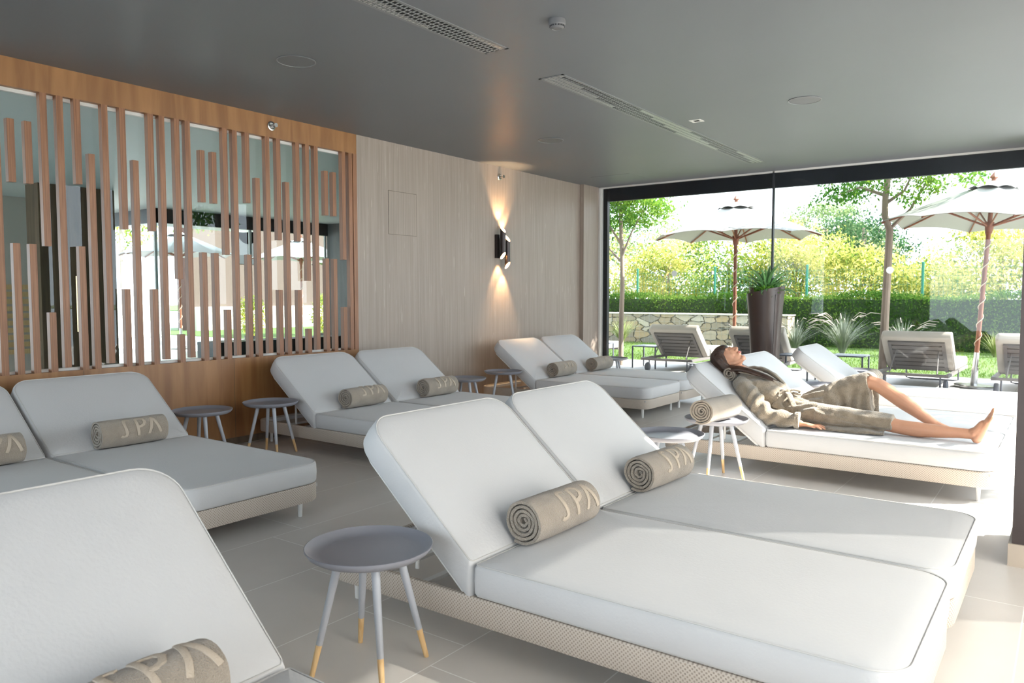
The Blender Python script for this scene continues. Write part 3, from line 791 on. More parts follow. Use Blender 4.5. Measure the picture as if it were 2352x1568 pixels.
def letters_mesh(Rr, c0, sy, y0=-0.02, wide=0.26, high=0.135, phi0=42, flat=1.0, seed=0):
    """three raised strokes-letters wrapped round the roll; u runs along the roll, w up round it"""
    strokes = [[(0.0, 0.06), (0.05, 0.0), (0.12, 0.03), (0.15, 0.14), (0.13, 0.4), (0.11, 0.7), (0.12, 0.9), (0.17, 1.0), (0.24, 0.97), (0.27, 0.9)],
               [(0.44, 0.0), (0.43, 0.35), (0.415, 0.7), (0.41, 0.98)],
               [(0.41, 0.98), (0.52, 1.0), (0.61, 0.9), (0.625, 0.72), (0.58, 0.55), (0.5, 0.47), (0.43, 0.47)],
               [(0.70, 0.03), (0.76, 0.35), (0.83, 0.98)], [(0.83, 0.98), (0.92, 0.5), (1.0, 0.03)]]
    mb = MB()
    for st in strokes:
        P = []
        for a, b in zip(st[:-1], st[1:]):
            for k in range(5): P.append((a[0] + (b[0] - a[0]) * k / 5, a[1] + (b[1] - a[1]) * k / 5))
        P.append(st[-1])
        P = [(p[0] * wide, p[1] * high) for p in P]
        base = len(mb.v); n = len(P); hw = 0.009
        for i, p in enumerate(P):
            a = Vector(P[max(0, i - 1)]); b = Vector(P[min(n - 1, i + 1)]); d = (b - a).normalized(); nn = Vector((-d.y, d.x))
            for off, lift in ((-hw, -0.006), (-hw, 0.0015), (-hw * 0.5, 0.0026), (hw * 0.5, 0.0026), (hw, 0.0015), (hw, -0.006)):
                u = p[0] + nn.x * off; w = p[1] + nn.y * off
                y = y0 + sy * (u - wide / 2)
                ph = R(phi0) + (w - high / 2) / Rr
                a_ = 2 * PI * 4.6 - ((ph + R(115)) % (2 * PI)); rr = 0.008 + (0.093 - 0.012) / 4.6 * a_ / (2 * PI) + (0.093 - 0.012) / 4.6 * 0.43 + 0.0022 * math.sin(a_ * 2) * 0.8 + lift + 0.0004
                mb.v.append((rr * math.cos(ph) * 1.04, y, rr * math.sin(ph) * 0.96 * flat))
        for i in range(n - 1):
            for k in range(5):
                a = base + i * 6 + k; mb.f.append((a, a + 6, a + 7, a + 1) if sy > 0 else (a, a + 1, a + 7, a + 6))
        mb.f.append(tuple(base + k for k in range(6))); mb.f.append(tuple(base + (n - 1) * 6 + k for k in range(5, -1, -1)))
    return mb
tm = [mesh_of('towel_roll', towel_mesh(seed=s), terry, 50) for s in (1, 2, 3)]
lm = {}
def towel(i, x, y, z, label, rz=0, phi=42, yo=0.07, letters=True, group='rolled towels on the loungers', ry=0):
    o = obj('towel_roll', tm[i % 3], None, loc=(x, y, z), rot=(0, R(ry), rz)); tag(o, label, 'towel', group)
    if letters:
        key = (phi, yo)
        if key not in lm: lm[key] = mesh_of('lettering', letters_mesh(0.0975, 0, 1, yo, phi0=phi), letter_m)
        q = obj('lettering', lm[key], None, o); q['label'] = 'woven lettering SPA in smoother pale pile'
    return o
def tpos(k, dy, ang): # roll lying where the seat meets the backrest
    x, y, a = LP[k][0], LP[k][1], LP[k][2]
    return x + XJ + 0.0965 / math.tan(R((180 - a) / 2)) + 0.012, y + dy, 0.338 + 0.096
for k, dy, i, lab, kw in (
        (0, -0.02, 1, 'rolled towel at the bottom left edge, on the nearest lounger', dict(rz=0.03, phi=70)),
        (1, 0.08, 2, 'rolled towel cut by the left edge, on the lounger at the left border', dict(phi=30, yo=0.06)),
        (2, 0.01, 0, 'rolled towel with upright letters on the left lounger under the slats', dict(rz=-0.03, phi=25, yo=0.03)),
        (3, 0.05, 1, 'rolled towel on the lounger under the right end of the slats', dict(phi=50, yo=0.04)),
        (4, 0.06, 2, 'rolled towel on the lounger at the joint of oak and beige wall', dict(phi=35, yo=0.03)),
        (5, 0.05, 0, 'rolled towel on the nearer lounger below the wall lamp', dict(phi=50, yo=0.05)),
        (6, 0.03, 1, 'rolled towel on the lounger beside the window corner', dict(phi=50, yo=0.05)),
        (7, 0.02, 0, 'rolled towel in the centre foreground with raised letters', dict(phi=34, yo=0.06, rz=-0.04)),
        (8, 0.08, 2, 'rolled towel right of the centre foreground one, spiral end in shade', dict(phi=40, yo=0.05, rz=-0.06)),
        (10, 0.0, 1, 'rolled towel on the lounger behind the woman, mostly hidden by her', dict(phi=50)),
        (11, 0.0, 0, 'rolled towel on the lounger nearest the garden window', dict(phi=50))):
    p = tpos(k, dy, 0)
    towel(i, *p, lab, **kw)
towel(1, -2.025, 5.21, 0.423 + 0.0945, 'rolled towel standing alone on a round table beside the woman', rz=-0.12, letters=False, group='rolled towels on the loungers')

# ------------------------------------------------------------------ round tray tables
def make_table(label):
    t = thing('tray_table', label, 'side table', group='round tray tables')
    prof = [(0.002, 0.422), (0.17, 0.420), (0.19, 0.421), (0.208, 0.430), (0.222, 0.445), (0.2245, 0.444), (0.2235, 0.437), (0.213, 0.423), (0.198, 0.413), (0.18, 0.411), (0.002, 0.411)]
    obj('tray', lathe(prof[::-1], 56), grey_paint, t, 50)
    for k in range(4):
        a = PI / 4 + k * PI / 2 + 0.12; d = Vector((math.cos(a), math.sin(a), 0))
        p1 = d * 0.105 + Vector((0, 0, 0.405)); p0 = d * 0.205; pm = p0.lerp(p1, 0.27)
        lg = obj('leg', tube([pm, p1], [0.0115, 0.0155], 14), leg_paint, t)
        obj('wooden_tip', tube([p0, pm], [0.009, 0.0113], 14), tipwood, lg)['label'] = 'bare pale wood foot of the grey leg'
        b = Matrix.Rotation(a, 3, 'Z')
        obj('mounting_block', MB().add(cbox(d * 0.10 + Vector((0, 0, 0.408)), 0.05, 0.05, 0.01, b)), leg_paint, t)
    return t
TB = [(-1.975, 1.835, 0.1, 'round grey tray table in the centre foreground'),
      (-5.40, 3.30, 0.3, 'round tray table left of the twin by the slatted screen, legs partly hidden'),
      (-5.36, 3.90, 0.25, 'round tray table with wooden feet showing, by the oak panel'),
      (-5.22, 6.26, 0.2, 'round tray table half hidden behind a towel, left of the pale one'),
      (-5.34, 7.10, 0.5, 'round tray table below the wall lamp, left of a lounger'),
      (-2.06, 4.50, 0.4, 'round tray table without a towel, in front of the one carrying a towel roll'),
      (-2.04, 5.26, 0.75, 'round tray table carrying a towel roll, beside the woman'),
      (-5.24, 9.53, 0.2, 'round tray table in the corner by the window frame'),
      (-2.00, 7.88, 0.2, 'round tray table behind the woman, top seen edge on'),
      (-2.04, 9.72, 0.2, 'round tray table farthest right, close to the garden window')]
T0 = make_table(TB[0][3])
for i, (x, y, rz, lab) in enumerate(TB):
    o = T0 if i == 0 else dup(T0, label=lab)
    o.location = (x, y, 0); o.rotation_euler = (0, 0, rz)
# ------------------------------------------------------------------ the reclining woman
person = thing('person', 'woman with long brown hair reclining in a taupe bathrobe, eyes closed, left knee raised', 'person', (-1.6, 6.0, 0.34))
PO = Vector((-1.6, 6.0, 0.34))
class _Loc:      # children are modelled in world coordinates, then shifted to the person's origin
    pass
def adopt(o):
    o.parent = person
    o.data.transform(Matrix.Translation(-PO))
    return o
fx = Vector((0.434, 0, 0.901)).normalized(); ux = Vector((-0.901, 0, 0.434)).normalized(); sx = Vector((0, 1, 0))
HR = Matrix.Rotation(R(-9), 3, ux) @ Matrix.Identity(3)     # face turned a little to the viewer's side
fx = HR @ fx; sx = HR @ sx
HC = Vector((-2.243, 5.985, 0.812))
def h(u, f, s): return HC + ux * u + fx * f + sx * s
HM = Matrix((ux, fx, sx)).transposed()       # local (u,f,s) -> world
def hell(u, f, s, r): return ellipsoid(h(u, f, s), r, HM, 24, 16)
head = [hell(0.005, -0.012, 0, (0.102, 0.096, 0.076)), hell(-0.02, 0.03, 0, (0.085, 0.072, 0.066)),
        hell(-0.07, 0.035, 0, (0.062, 0.056, 0.054)), hell(-0.118, 0.070, 0, (0.022, 0.023, 0.024)),
        tube([h(-0.045, -0.012, 0.056), h(-0.09, 0.02, 0.046), h(-0.124, 0.066, 0.014)], [0.018, 0.019, 0.017], 10, roundcap=True),
        tube([h(-0.045, -0.012, -0.056), h(-0.09, 0.02, -0.046), h(-0.124, 0.066, -0.014)], [0.018, 0.019, 0.017], 10, roundcap=True),
        tube([h(0.012, 0.090, 0), h(-0.012, 0.103, 0), h(-0.034, 0.117, 0), h(-0.043, 0.120, 0)], [0.009, 0.0085, 0.010, 0.0115], 10, roundcap=True),
        hell(-0.046, 0.104, 0.012, (0.009, 0.009, 0.008)), hell(-0.046, 0.104, -0.012, (0.009, 0.009, 0.008)),
        tube([h(-0.050, 0.112, 0), h(-0.060, 0.098, 0)], [0.006, 0.007], 8, roundcap=True),
        hell(-0.070, 0.093, 0, (0.0075, 0.013, 0.021)), hell(-0.082, 0.091, 0, (0.008, 0.012, 0.019)),
        hell(0.022, 0.080, 0.026, (0.012, 0.012, 0.024)), hell(0.022, 0.080, -0.026, (0.012, 0.012, 0.024)),
        hell(0.0, 0.078, 0.030, (0.013, 0.014, 0.016)), hell(0.0, 0.078, -0.030, (0.013, 0.014, 0.016)),
        hell(-0.035, 0.068, 0.036, (0.028, 0.018, 0.02)), hell(-0.035, 0.068, -0.036, (0.028, 0.018, 0.02))]
for s in (1, -1):    # ears: rim, lobe
    head += [tube([h(-0.038, -0.006, s * 0.070), h(-0.020, -0.018, s * 0.076), h(0.0, -0.022, s * 0.079), h(0.016, -0.014, s * 0.077), h(0.014, 0.0, s * 0.072)], 0.0042, 8, roundcap=True),
             hell(-0.036, -0.002, s * 0.070, (0.009, 0.007, 0.005)), hell(-0.01, -0.008, s * 0.071, (0.02, 0.012, 0.004)),
             hell(-0.014, 0.004, s * 0.072, (0.007, 0.004, 0.004))]
neck = [tube([h(-0.05, -0.03, 0), h(-0.11, -0.035, 0), Vector((-2.08, 5.985, 0.70)), Vector((-2.0, 5.99, 0.62))], [0.052, 0.047, 0.052, 0.07], 20, roundcap=True),
        tube([Vector((-2.08, 5.92, 0.655)), Vector((-2.05, 5.985, 0.685)), Vector((-2.07, 6.06, 0.655))], [0.03, 0.04, 0.03], 14, roundcap=True)]
torso = [tube([(-2.06, 5.99, 0.62), (-1.95, 5.99, 0.585), (-1.80, 6.0, 0.50), (-1.62, 6.0, 0.42)], [0.11, 0.13, 0.11, 0.13], 20, rb=[0.06, 0.085, 0.07, 0.07], up=(0.6, 0, 0.8), roundcap=True)]
def limb(pts, rad): return tube(pts, rad, 18, roundcap=True)
armR = [limb([(-2.06, 5.84, 0.63), (-1.95, 5.76, 0.52), (-1.84, 5.72, 0.41), (-1.72, 5.72, 0.39), (-1.585, 5.735, 0.380)], [0.028, 0.034, 0.036, 0.034, 0.026])]
armL = [limb([(-2.04, 6.15, 0.63), (-1.92, 6.23, 0.52), (-1.80, 6.24, 0.43), (-1.68, 6.20, 0.41), (-1.58, 6.19, 0.395)], [0.028, 0.034, 0.036, 0.034, 0.026])]
def hand(w, s, dz=0.0):
    """palm down, fingers towards the feet; thumb on the body side (s=+1)"""
    w = Vector(w); A = []
    A.append(tube([w + Vector((-0.03, 0, 0.004)), w + Vector((0.01, 0, 0.003)), w + Vector((0.05, -0.003 * s, 0.004)), w + Vector((0.098, -0.004 * s, -0.004))], [0.024, 0.027, 0.038, 0.040], 14, rb=[0.019, 0.017, 0.0145, 0.0125], up=(0, 0, 1), roundcap=True))
    for k, (off, ln, sp, bend) in enumerate([(0.028, 0.076, 0.10, 0.3), (0.0095, 0.083, 0.02, 0.28), (-0.0095, 0.076, -0.07, 0.3), (-0.0275, 0.060, -0.17, 0.3)]):
        b = w + Vector((0.094 - abs(off) * 0.25, off * s, 0.0)); d = Vector((math.cos(sp), math.sin(sp) * s, 0))
        pts = [b - d * 0.02, b, b + d * ln * 0.42 + Vector((0, 0, 0.004)), b + d * ln * 0.74 + Vector((0, 0, -0.004)), b + d * ln + Vector((0, 0, -0.015))]
        A.append(tube(pts, [0.009, 0.0092, 0.0086, 0.0078, 0.0066], 10, roundcap=True))
    b = w + Vector((0.028, 0.024 * s, -0.004))
    A.append(tube([b, b + Vector((0.028, 0.022 * s, -0.004)), b + Vector((0.055, 0.031 * s, -0.010)), b + Vector((0.078, 0.032 * s, -0.014))], [0.014, 0.0115, 0.0098, 0.0078], 10, roundcap=True))
    return A
legR = [limb([(-1.56, 5.90, 0.415), (-1.35, 5.88, 0.43), (-1.12, 5.86, 0.425), (-1.04, 5.855, 0.42), (-0.94, 5.85, 0.405), (-0.82, 5.845, 0.398), (-0.68, 5.845, 0.400), (-0.58, 5.845, 0.402), (-0.50, 5.845, 0.402)],
             [0.055, 0.055, 0.052, 0.052, 0.050, 0.052, 0.042, 0.034, 0.034])]
legL = [limb([(-1.56, 6.09, 0.43), (-1.40, 6.12, 0.54), (-1.26, 6.15, 0.635), (-1.195, 6.155, 0.672), (-1.14, 6.15, 0.655), (-1.06, 6.14, 0.605), (-0.96, 6.125, 0.54), (-0.86, 6.11, 0.475), (-0.78, 6.10, 0.42), (-0.745, 6.095, 0.395)],
             [0.055, 0.052, 0.052, 0.054, 0.052, 0.054, 0.053, 0.043, 0.034, 0.033])]
def foot(heel, toe, sideways, r=1.0):
    """heel, ball and five toes between the two points; sideways: unit vector to the little toe"""
    H_ = Vector(heel); Tt = Vector(toe); d = (Tt - H_); L = d.length; d.normalize(); s = Vector(sideways).normalized(); n = d.cross(s).normalized()
    A = [ellipsoid(H_, (0.030, 0.034, 0.032)), tube([H_, H_ + d * L * 0.35, H_ + d * L * 0.72 + s * 0.004], [0.029, 0.030, 0.040], 16, rb=[0.03, 0.027, 0.018], up=tuple(n), roundcap=True)]
    for k, (o_, l, rr) in enumerate([(-0.028, 0.30, 0.0125), (-0.009, 0.29, 0.0088), (0.007, 0.26, 0.0082), (0.021, 0.22, 0.0078), (0.033, 0.175, 0.0075)]):
        o_ *= 1.18; b = H_ + d * L * 0.68 + s * (o_ + 0.004)
        A.append(tube([b, b + d * L * l * 0.7 + n * 0.002, b + d * L * l - n * 0.001], [rr * 1.15, rr, rr * 0.95], 10, roundcap=True))
    return A
footR = foot((-0.482, 5.838, 0.376), (-0.385, 5.80, 0.575), (0.12, -0.97, -0.2)) + \
        [tube([(-0.52, 5.845, 0.402), (-0.475, 5.838, 0.425), (-0.445, 5.825, 0.475)], [0.034, 0.037, 0.030], 14, roundcap=True), ellipsoid((-0.50, 5.812, 0.408), (0.013, 0.010, 0.013)), ellipsoid((-0.50, 5.876, 0.410), (0.013, 0.010, 0.013))]
footL = foot((-0.775, 6.095, 0.372), (-0.56, 6.075, 0.362), (0.05, 1, 0)) + [tube([(-0.765, 6.10, 0.41), (-0.72, 6.09, 0.39), (-0.66, 6.085, 0.375)], [0.033, 0.031, 0.024], 12, roundcap=True)]
body = organic('body', head + neck + torso + armR + armL + hand((-1.575, 5.735, 0.374), 1) + hand((-1.57, 6.19, 0.39), -1) + legR + legL + footR + footL, 0.0042, 3, skin)
adopt(body)
lips = organic('lips', [tube([h(-0.0755, 0.099, -0.020), h(-0.071, 0.106, -0.010), h(-0.0725, 0.1068, 0), h(-0.071, 0.106, 0.010), h(-0.0755, 0.099, 0.020)], [0.002, 0.0038, 0.004, 0.0038, 0.002], 8, roundcap=True),
                        tube([h(-0.0775, 0.099, -0.018), h(-0.082, 0.104, -0.009), h(-0.083, 0.105, 0), h(-0.082, 0.104, 0.009), h(-0.0775, 0.099, 0.018)], [0.002, 0.0045, 0.0048, 0.0045, 0.002], 8, roundcap=True)], 0.0015, 1, lip_m); adopt(lips)
mb = MB()
for s in (1, -1):
    mb = MB().add(tube([h(-0.005, 0.0835, s * 0.018), h(-0.0075, 0.0925, s * 0.025), h(-0.0075, 0.0925, s * 0.033), h(-0.004, 0.084, s * 0.043)], [0.0008, 0.0015, 0.0016, 0.0008], 6, roundcap=True))
    adopt(obj('eyelash', mb, lash_m))
    mb = MB().add(tube([h(0.020, 0.0905, s * 0.014), h(0.025, 0.0915, s * 0.026), h(0.023, 0.083, s * 0.042)], [0.0018, 0.0024, 0.0012], 6, rb=[0.001] * 3, up=tuple(fx), roundcap=True))
    adopt(obj('eyebrow', mb, lash_m))
# hair: cap over the back of the skull, locks falling over the near shoulder, some behind
hs = [hell(0.022, -0.026, 0, (0.108, 0.098, 0.088)), hell(0.05, 0.005, 0, (0.072, 0.080, 0.078)), hell(0.0, -0.055, 0, (0.095, 0.07, 0.085)), hell(0.052, 0.038, 0, (0.052, 0.055, 0.066))]
def lock(pts, rad, rb=None): return tube(pts, rad, 12, rb=rb, roundcap=True)
hs += [lock([h(0.06, 0.0, -0.062), h(0.02, -0.012, -0.083), h(-0.03, -0.03, -0.082), h(-0.085, -0.035, -0.080), Vector((-2.11, 5.885, 0.745)), Vector((-2.03, 5.88, 0.735)), Vector((-1.95, 5.885, 0.712)), Vector((-1.885, 5.892, 0.692)), Vector((-1.835, 5.895, 0.676))],
            [0.032, 0.036, 0.042, 0.042, 0.036, 0.032, 0.030, 0.026, 0.018], [0.026, 0.026, 0.028, 0.026, 0.022, 0.019, 0.016, 0.012, 0.006]),
       lock([Vector((-1.95, 5.90, 0.714)), Vector((-1.88, 5.915, 0.690)), Vector((-1.81, 5.92, 0.664))], [0.018, 0.014, 0.005], [0.010, 0.008, 0.004]),
       lock([Vector((-1.95, 5.875, 0.706)), Vector((-1.88, 5.872, 0.684)), Vector((-1.825, 5.87, 0.664))], [0.016, 0.013, 0.005], [0.010, 0.008, 0.004]),
       lock([h(0.05, 0.02, -0.070), h(0.01, 0.012, -0.084), h(-0.03, -0.004, -0.084), h(-0.07, -0.02, -0.072), Vector((-2.12, 5.91, 0.75))], [0.02, 0.024, 0.022, 0.02, 0.016], [0.010, 0.011, 0.011, 0.012, 0.010]),
       lock([h(0.05, 0.0, 0.06), h(-0.02, -0.03, 0.078), h(-0.09, -0.05, 0.06), Vector((-2.10, 6.09, 0.70)), Vector((-2.02, 6.12, 0.70))], [0.03, 0.034, 0.03, 0.024, 0.012]),
       lock([h(0.03, -0.06, -0.05), h(-0.04, -0.065, -0.06), h(-0.10, -0.055, -0.06), Vector((-2.11, 5.90, 0.715))], [0.04, 0.04, 0.03, 0.018]),
       lock([h(0.075, 0.045, -0.035), h(0.055, 0.035, -0.062), h(0.02, 0.012, -0.078), h(-0.01, -0.02, -0.084)], [0.016, 0.017, 0.017, 0.02], [0.013] * 4)]
def hair_disp(co, n):
    return 0.0012 * noise.noise(co * 12)
hair = organic('hair', hs, 0.0035, 6, hair_m, disp=hair_disp); adopt(hair)

# bathrobe
rb = [tube([(-2.075, 5.99, 0.63), (-1.97, 5.99, 0.60), (-1.86, 6.0, 0.545), (-1.75, 6.0, 0.478), (-1.62, 6.0, 0.43), (-1.5, 5.99, 0.41)], [0.175, 0.185, 0.165, 0.15, 0.175, 0.17], 26, rb=[0.085, 0.112, 0.112, 0.092, 0.088, 0.07], up=(0.55, 0, 0.83), roundcap=True),
      # near sleeve
      tube([(-2.085, 5.845, 0.645), (-2.03, 5.80, 0.605), (-1.95, 5.755, 0.535), (-1.88, 5.725, 0.462), (-1.82, 5.715, 0.418), (-1.74, 5.715, 0.408), (-1.66, 5.722, 0.404), (-1.600, 5.73, 0.402)], [0.062, 0.078, 0.074, 0.072, 0.068, 0.063, 0.057, 0.060], 22, rb=[0.05, 0.072, 0.074, 0.076, 0.070, 0.064, 0.058, 0.060], up=(0, 0.3, 1)),
      # far sleeve
      tube([(-2.05, 6.13, 0.645), (-1.97, 6.20, 0.58), (-1.88, 6.24, 0.50), (-1.80, 6.245, 0.445), (-1.70, 6.215, 0.43), (-1.60, 6.195, 0.415)], [0.075, 0.075, 0.07, 0.066, 0.06, 0.056], 20),
      # right thigh lobe with its straight hem
      tube([(-1.64, 5.93, 0.425), (-1.50, 5.895, 0.435), (-1.30, 5.87, 0.435), (-1.12, 5.862, 0.432), (-0.985, 5.858, 0.428)], [0.12, 0.112, 0.098, 0.086, 0.080], 24, rb=[0.09, 0.084, 0.074, 0.066, 0.062], up=(0, 0, 1)),
      # layered spill on the mattress in front of the thigh
      tube([(-1.50, 5.80, 0.362), (-1.32, 5.775, 0.360), (-1.15, 5.77, 0.360), (-1.03, 5.785, 0.362)], [0.06, 0.062, 0.06, 0.045], 16, rb=[0.018, 0.017, 0.017, 0.014], up=(0, 0, 1)),
      # left thigh lobe; its hem hangs from the raised knee
      tube([(-1.62, 6.08, 0.45), (-1.50, 6.11, 0.51), (-1.38, 6.135, 0.575), (-1.28, 6.15, 0.615), (-1.205, 6.155, 0.628)], [0.12, 0.105, 0.085, 0.075, 0.074], 24, rb=[0.11, 0.115, 0.115, 0.118, 0.120], up=(-0.35, 0, 0.94)),
      tube([(-1.42, 6.13, 0.50), (-1.30, 6.14, 0.53), (-1.185, 6.145, 0.545)], [0.07, 0.072, 0.070], 16, rb=[0.08, 0.095, 0.095], up=(-0.2, 0, 0.98)),
      tube([(-1.36, 6.20, 0.50), (-1.22, 6.21, 0.53), (-1.145, 6.215, 0.53)], [0.02, 0.02, 0.014], 12, rb=[0.09, 0.10, 0.085], up=(-0.2, 0, 0.98))]
def fold(co, n):
    x, y, z = co; f = 0
    a = noise.noise(Vector((x * 5, y * 5, z * 5)))
    # sleeve creases run across the arm
    if y < 5.80 and x < -1.60:
        t = (x + 2.1) * 0.8 - (z - 0.6) * 0.75
        f += 0.0095 * math.sin(t * 62 + a * 5) * min(1, max(0, (x + 2.04) * 7))
    elif x < -1.72:      # chest: long soft diagonals
        f += 0.006 * math.sin((y * 1.2 + z * 0.9 - x * 0.5) * 30 + a * 5)
    elif x < -1.5:
        f += 0.008 * math.sin((y * 1.6 - x * 0.5 + z) * 48 + a * 4)
    elif y > 6.0:        # hanging pleats under the raised knee
        f += 0.0065 * math.sin((x * 0.9 + z * 0.12) * 75 + a * 4) * min(1, max(0, (0.68 - z) * 9))
    else:
        f += 0.004 * math.sin((z * 2 + x * 0.25) * 60 + a * 4)
    return f + 0.004 * noise.noise(Vector((x * 22, y * 22, z * 22)))
robe = organic('bathrobe', rb, 0.006, 4, robe_m, disp=fold); adopt(robe)
# shawl collar: one soft roll each side of the neck, meeting above the belt
for s, pts, w_ in ((-1, [(-2.155, 5.99, 0.70), (-2.13, 5.93, 0.725), (-2.07, 5.895, 0.728), (-1.99, 5.905, 0.722), (-1.90, 5.935, 0.690), (-1.82, 5.965, 0.635), (-1.755, 5.99, 0.582)], [0.030, 0.034, 0.042, 0.046, 0.044, 0.036, 0.022]),
                   (1, [(-2.155, 5.99, 0.70), (-2.12, 6.06, 0.725), (-2.05, 6.10, 0.735), (-1.97, 6.09, 0.728), (-1.88, 6.06, 0.695), (-1.80, 6.03, 0.635), (-1.74, 6.0, 0.578)], [0.030, 0.036, 0.046, 0.05, 0.046, 0.036, 0.022])):
    c = organic('collar', [tube(pts, w_, 14, rb=[0.02, 0.022, 0.021, 0.019, 0.017, 0.015, 0.010], up=(0.5, s * 0.25, 0.83), roundcap=True)], 0.005, 3, robe_m, disp=lambda co, n: 0.003 * noise.noise(co * 30))
    adopt(c)
belt = [tube([(-1.80, 5.83, 0.475), (-1.775, 5.87, 0.535), (-1.745, 5.93, 0.572), (-1.735, 6.0, 0.58), (-1.75, 6.08, 0.565), (-1.785, 6.14, 0.51), (-1.81, 6.16, 0.45)], 0.032, 12, rb=0.010, up=(0.3, 0, 1), roundcap=True),
        ellipsoid((-1.742, 5.925, 0.590), (0.030, 0.026, 0.024)),
        tube([(-1.742, 5.925, 0.592), (-1.765, 5.90, 0.600), (-1.795, 5.875, 0.575), (-1.80, 5.86, 0.545), (-1.775, 5.875, 0.545), (-1.745, 5.91, 0.578)], 0.022, 10, rb=0.009, roundcap=True),
        tube([(-1.742, 5.925, 0.594), (-1.70, 5.95, 0.602), (-1.66, 5.975, 0.592), (-1.655, 5.985, 0.565), (-1.70, 5.95, 0.575)], 0.022, 10, rb=0.009, roundcap=True),
        tube([(-1.74, 5.92, 0.585), (-1.712, 5.885, 0.568), (-1.685, 5.858, 0.530), (-1.665, 5.842, 0.490)], 0.024, 10, rb=0.008, up=(0.5, -0.6, 0.5), roundcap=True),
        tube([(-1.745, 5.92, 0.58), (-1.765, 5.875, 0.55), (-1.775, 5.845, 0.505), (-1.75, 5.825, 0.465)], 0.023, 10, rb=0.008, up=(0.3, -0.8, 0.4), roundcap=True)]
adopt(organic('robe_belt', belt, 0.004, 2, robe_m, disp=lambda co, n: 0.002 * noise.noise(co * 40)))
cuff = tube([(-1.625, 5.728, 0.402), (-1.588, 5.732, 0.401)], [0.063, 0.066], 24, rb=[0.063, 0.066], up=(0, 0.3, 1))
adopt(organic('cuff', [cuff], 0.005, 2, robe_m, disp=lambda co, n: 0.003 * noise.noise(co * 30)))
pm_ = towel_mesh(Rr=0.056, L=0.36, seed=9, turns=2.6)
pill = obj('neck_roll_towel', pm_, terry, None, 50, loc=(-2.18, 6.045, 0.698), rot=(0, R(30), 0.0))
tag(pill, 'small rolled towel tucked under the woman\'s neck', 'towel')
# ------------------------------------------------------------------ planter with rosette plants
pl = thing('tall_planter', 'tall tapering brown planter of overlapping curved shells with spiky green plants', 'planter', (-3.14, 9.72, 0))
def shell(sgn, ht, w0, w1, off, rot, tilt, sq=0.8):
    """one curved blade of the planter; flares towards the top, with a slanted upper rim"""
    n, mrows = 18, 16; v = []; f = []
    for k, th_ in ((0, 0), (1, 0.012)):
        for j in range(mrows + 1):
            t_ = j / mrows; rr = (w0 + (w1 - w0) * (t_ ** 1.7)) - th_
            for i in range(n + 1):
                a = R(-78 + 156 * i / n); z = t_ * (ht + tilt * math.sin(a) * sgn)
                p = Vector((math.sin(a) * rr, -math.cos(a) * rr * sq + off, z)); p = Matrix.Rotation(rot, 3, 'Z') @ p; v.append(tuple(p))
    S = (mrows + 1) * (n + 1)
    for j in range(mrows):
        for i in range(n):
            a = j * (n + 1) + i; f.append((a, a + 1, a + n + 2, a + n + 1)); f.append((S + a, S + a + n + 1, S + a + n + 2, S + a + 1))
    for i in range(n):
        a = mrows * (n + 1) + i; f.append((a, a + 1, S + a + 1, S + a)); f.append((i, S + i, S + i + 1, i + 1))
    for j in range(mrows):
        for c in (0, n):
            a = j * (n + 1) + c; q = (a, a + n + 1, S + a + n + 1, S + a); f.append(q if c == 0 else q[::-1])
    return v, f
cr = 0.312       # the camera sees the planter square on
obj('front_shell', MB().add(shell(1, 1.39, 0.165, 0.240, 0.0, cr - 0.15, 0.05, 0.95)), planter_m, pl)
obj('side_shell', MB().add(shell(1, 1.38, 0.155, 0.225, -0.035, cr + 1.75, 0.05)), planter_m, pl)
obj('back_shell', MB().add(shell(1, 1.40, 0.150, 0.220, -0.03, cr - 2.05, 0.05)), planter_m, pl)
obj('base_plate', lathe([(0.13, 0), (0.135, 0.02), (0.12, 0.03), (0.002, 0.03)][::-1], 24), planter_m, pl)
obj('inner_pot', lathe([(0.11, 0.03), (0.165, 1.28), (0.15, 1.30), (0.002, 1.30)][::-1], 24), soil_m, pl)
agave_m = mat('agave_leaf', (0.12, 0.27, 0.09), 0.4, var=(8, 0.25)); succ_m = mat('succulent_leaf', (0.20, 0.46, 0.05), 0.45, var=(8, 0.25))
def rosette(c, n, L, w, m, seed, lo=10, hi=85):
    rd = random.Random(seed); mb = MB(); c = Vector(c)
    for k in range(n):
        az = k * 2.39996 + rd.uniform(-0.2, 0.2); el = R(lo + (hi - lo) * (k / n) + rd.uniform(-6, 6)); l = L * rd.uniform(0.8, 1.1)
        d = Vector((math.cos(az), math.sin(az), 0)); up = Vector((0, 0, 1)); s = d.cross(up)
        v = []; f = []; N = 7
        for i in range(N + 1):
            t_ = i / N; e = el - 0.35 * t_ * t_
            p = c + (d * math.cos(e) + up * math.sin(e)) * l * t_ + d * 0.01
            ww = w * (0.55 + 1.3 * t_ - 1.85 * t_ ** 2.4) * 0.5 if t_ < 1 else 0.0008; ww = max(ww, 0.0008)
            nn = (up * math.cos(e) - d * math.sin(e))
            v += [tuple(p - s * ww + nn * ww * 0.45), tuple(p), tuple(p + s * ww + nn * ww * 0.45), tuple(p - nn * 0.003)]
        for i in range(N):
            a = i * 4
            for q in ((0, 1, 5, 4), (1, 2, 6, 5), (2, 3, 7, 6), (3, 0, 4, 7)): f.append(tuple(a + z for z in q))
        mb.add((v, f))
    return mb
obj('agave', rosette((0.0, 0.0, 1.34), 48, 0.43, 0.048, agave_m, 1, 12, 88), agave_m, pl)
obj('agave', rosette((0.10, 0.03, 1.34), 24, 0.22, 0.04, agave_m, 2, 5, 80), agave_m, pl)
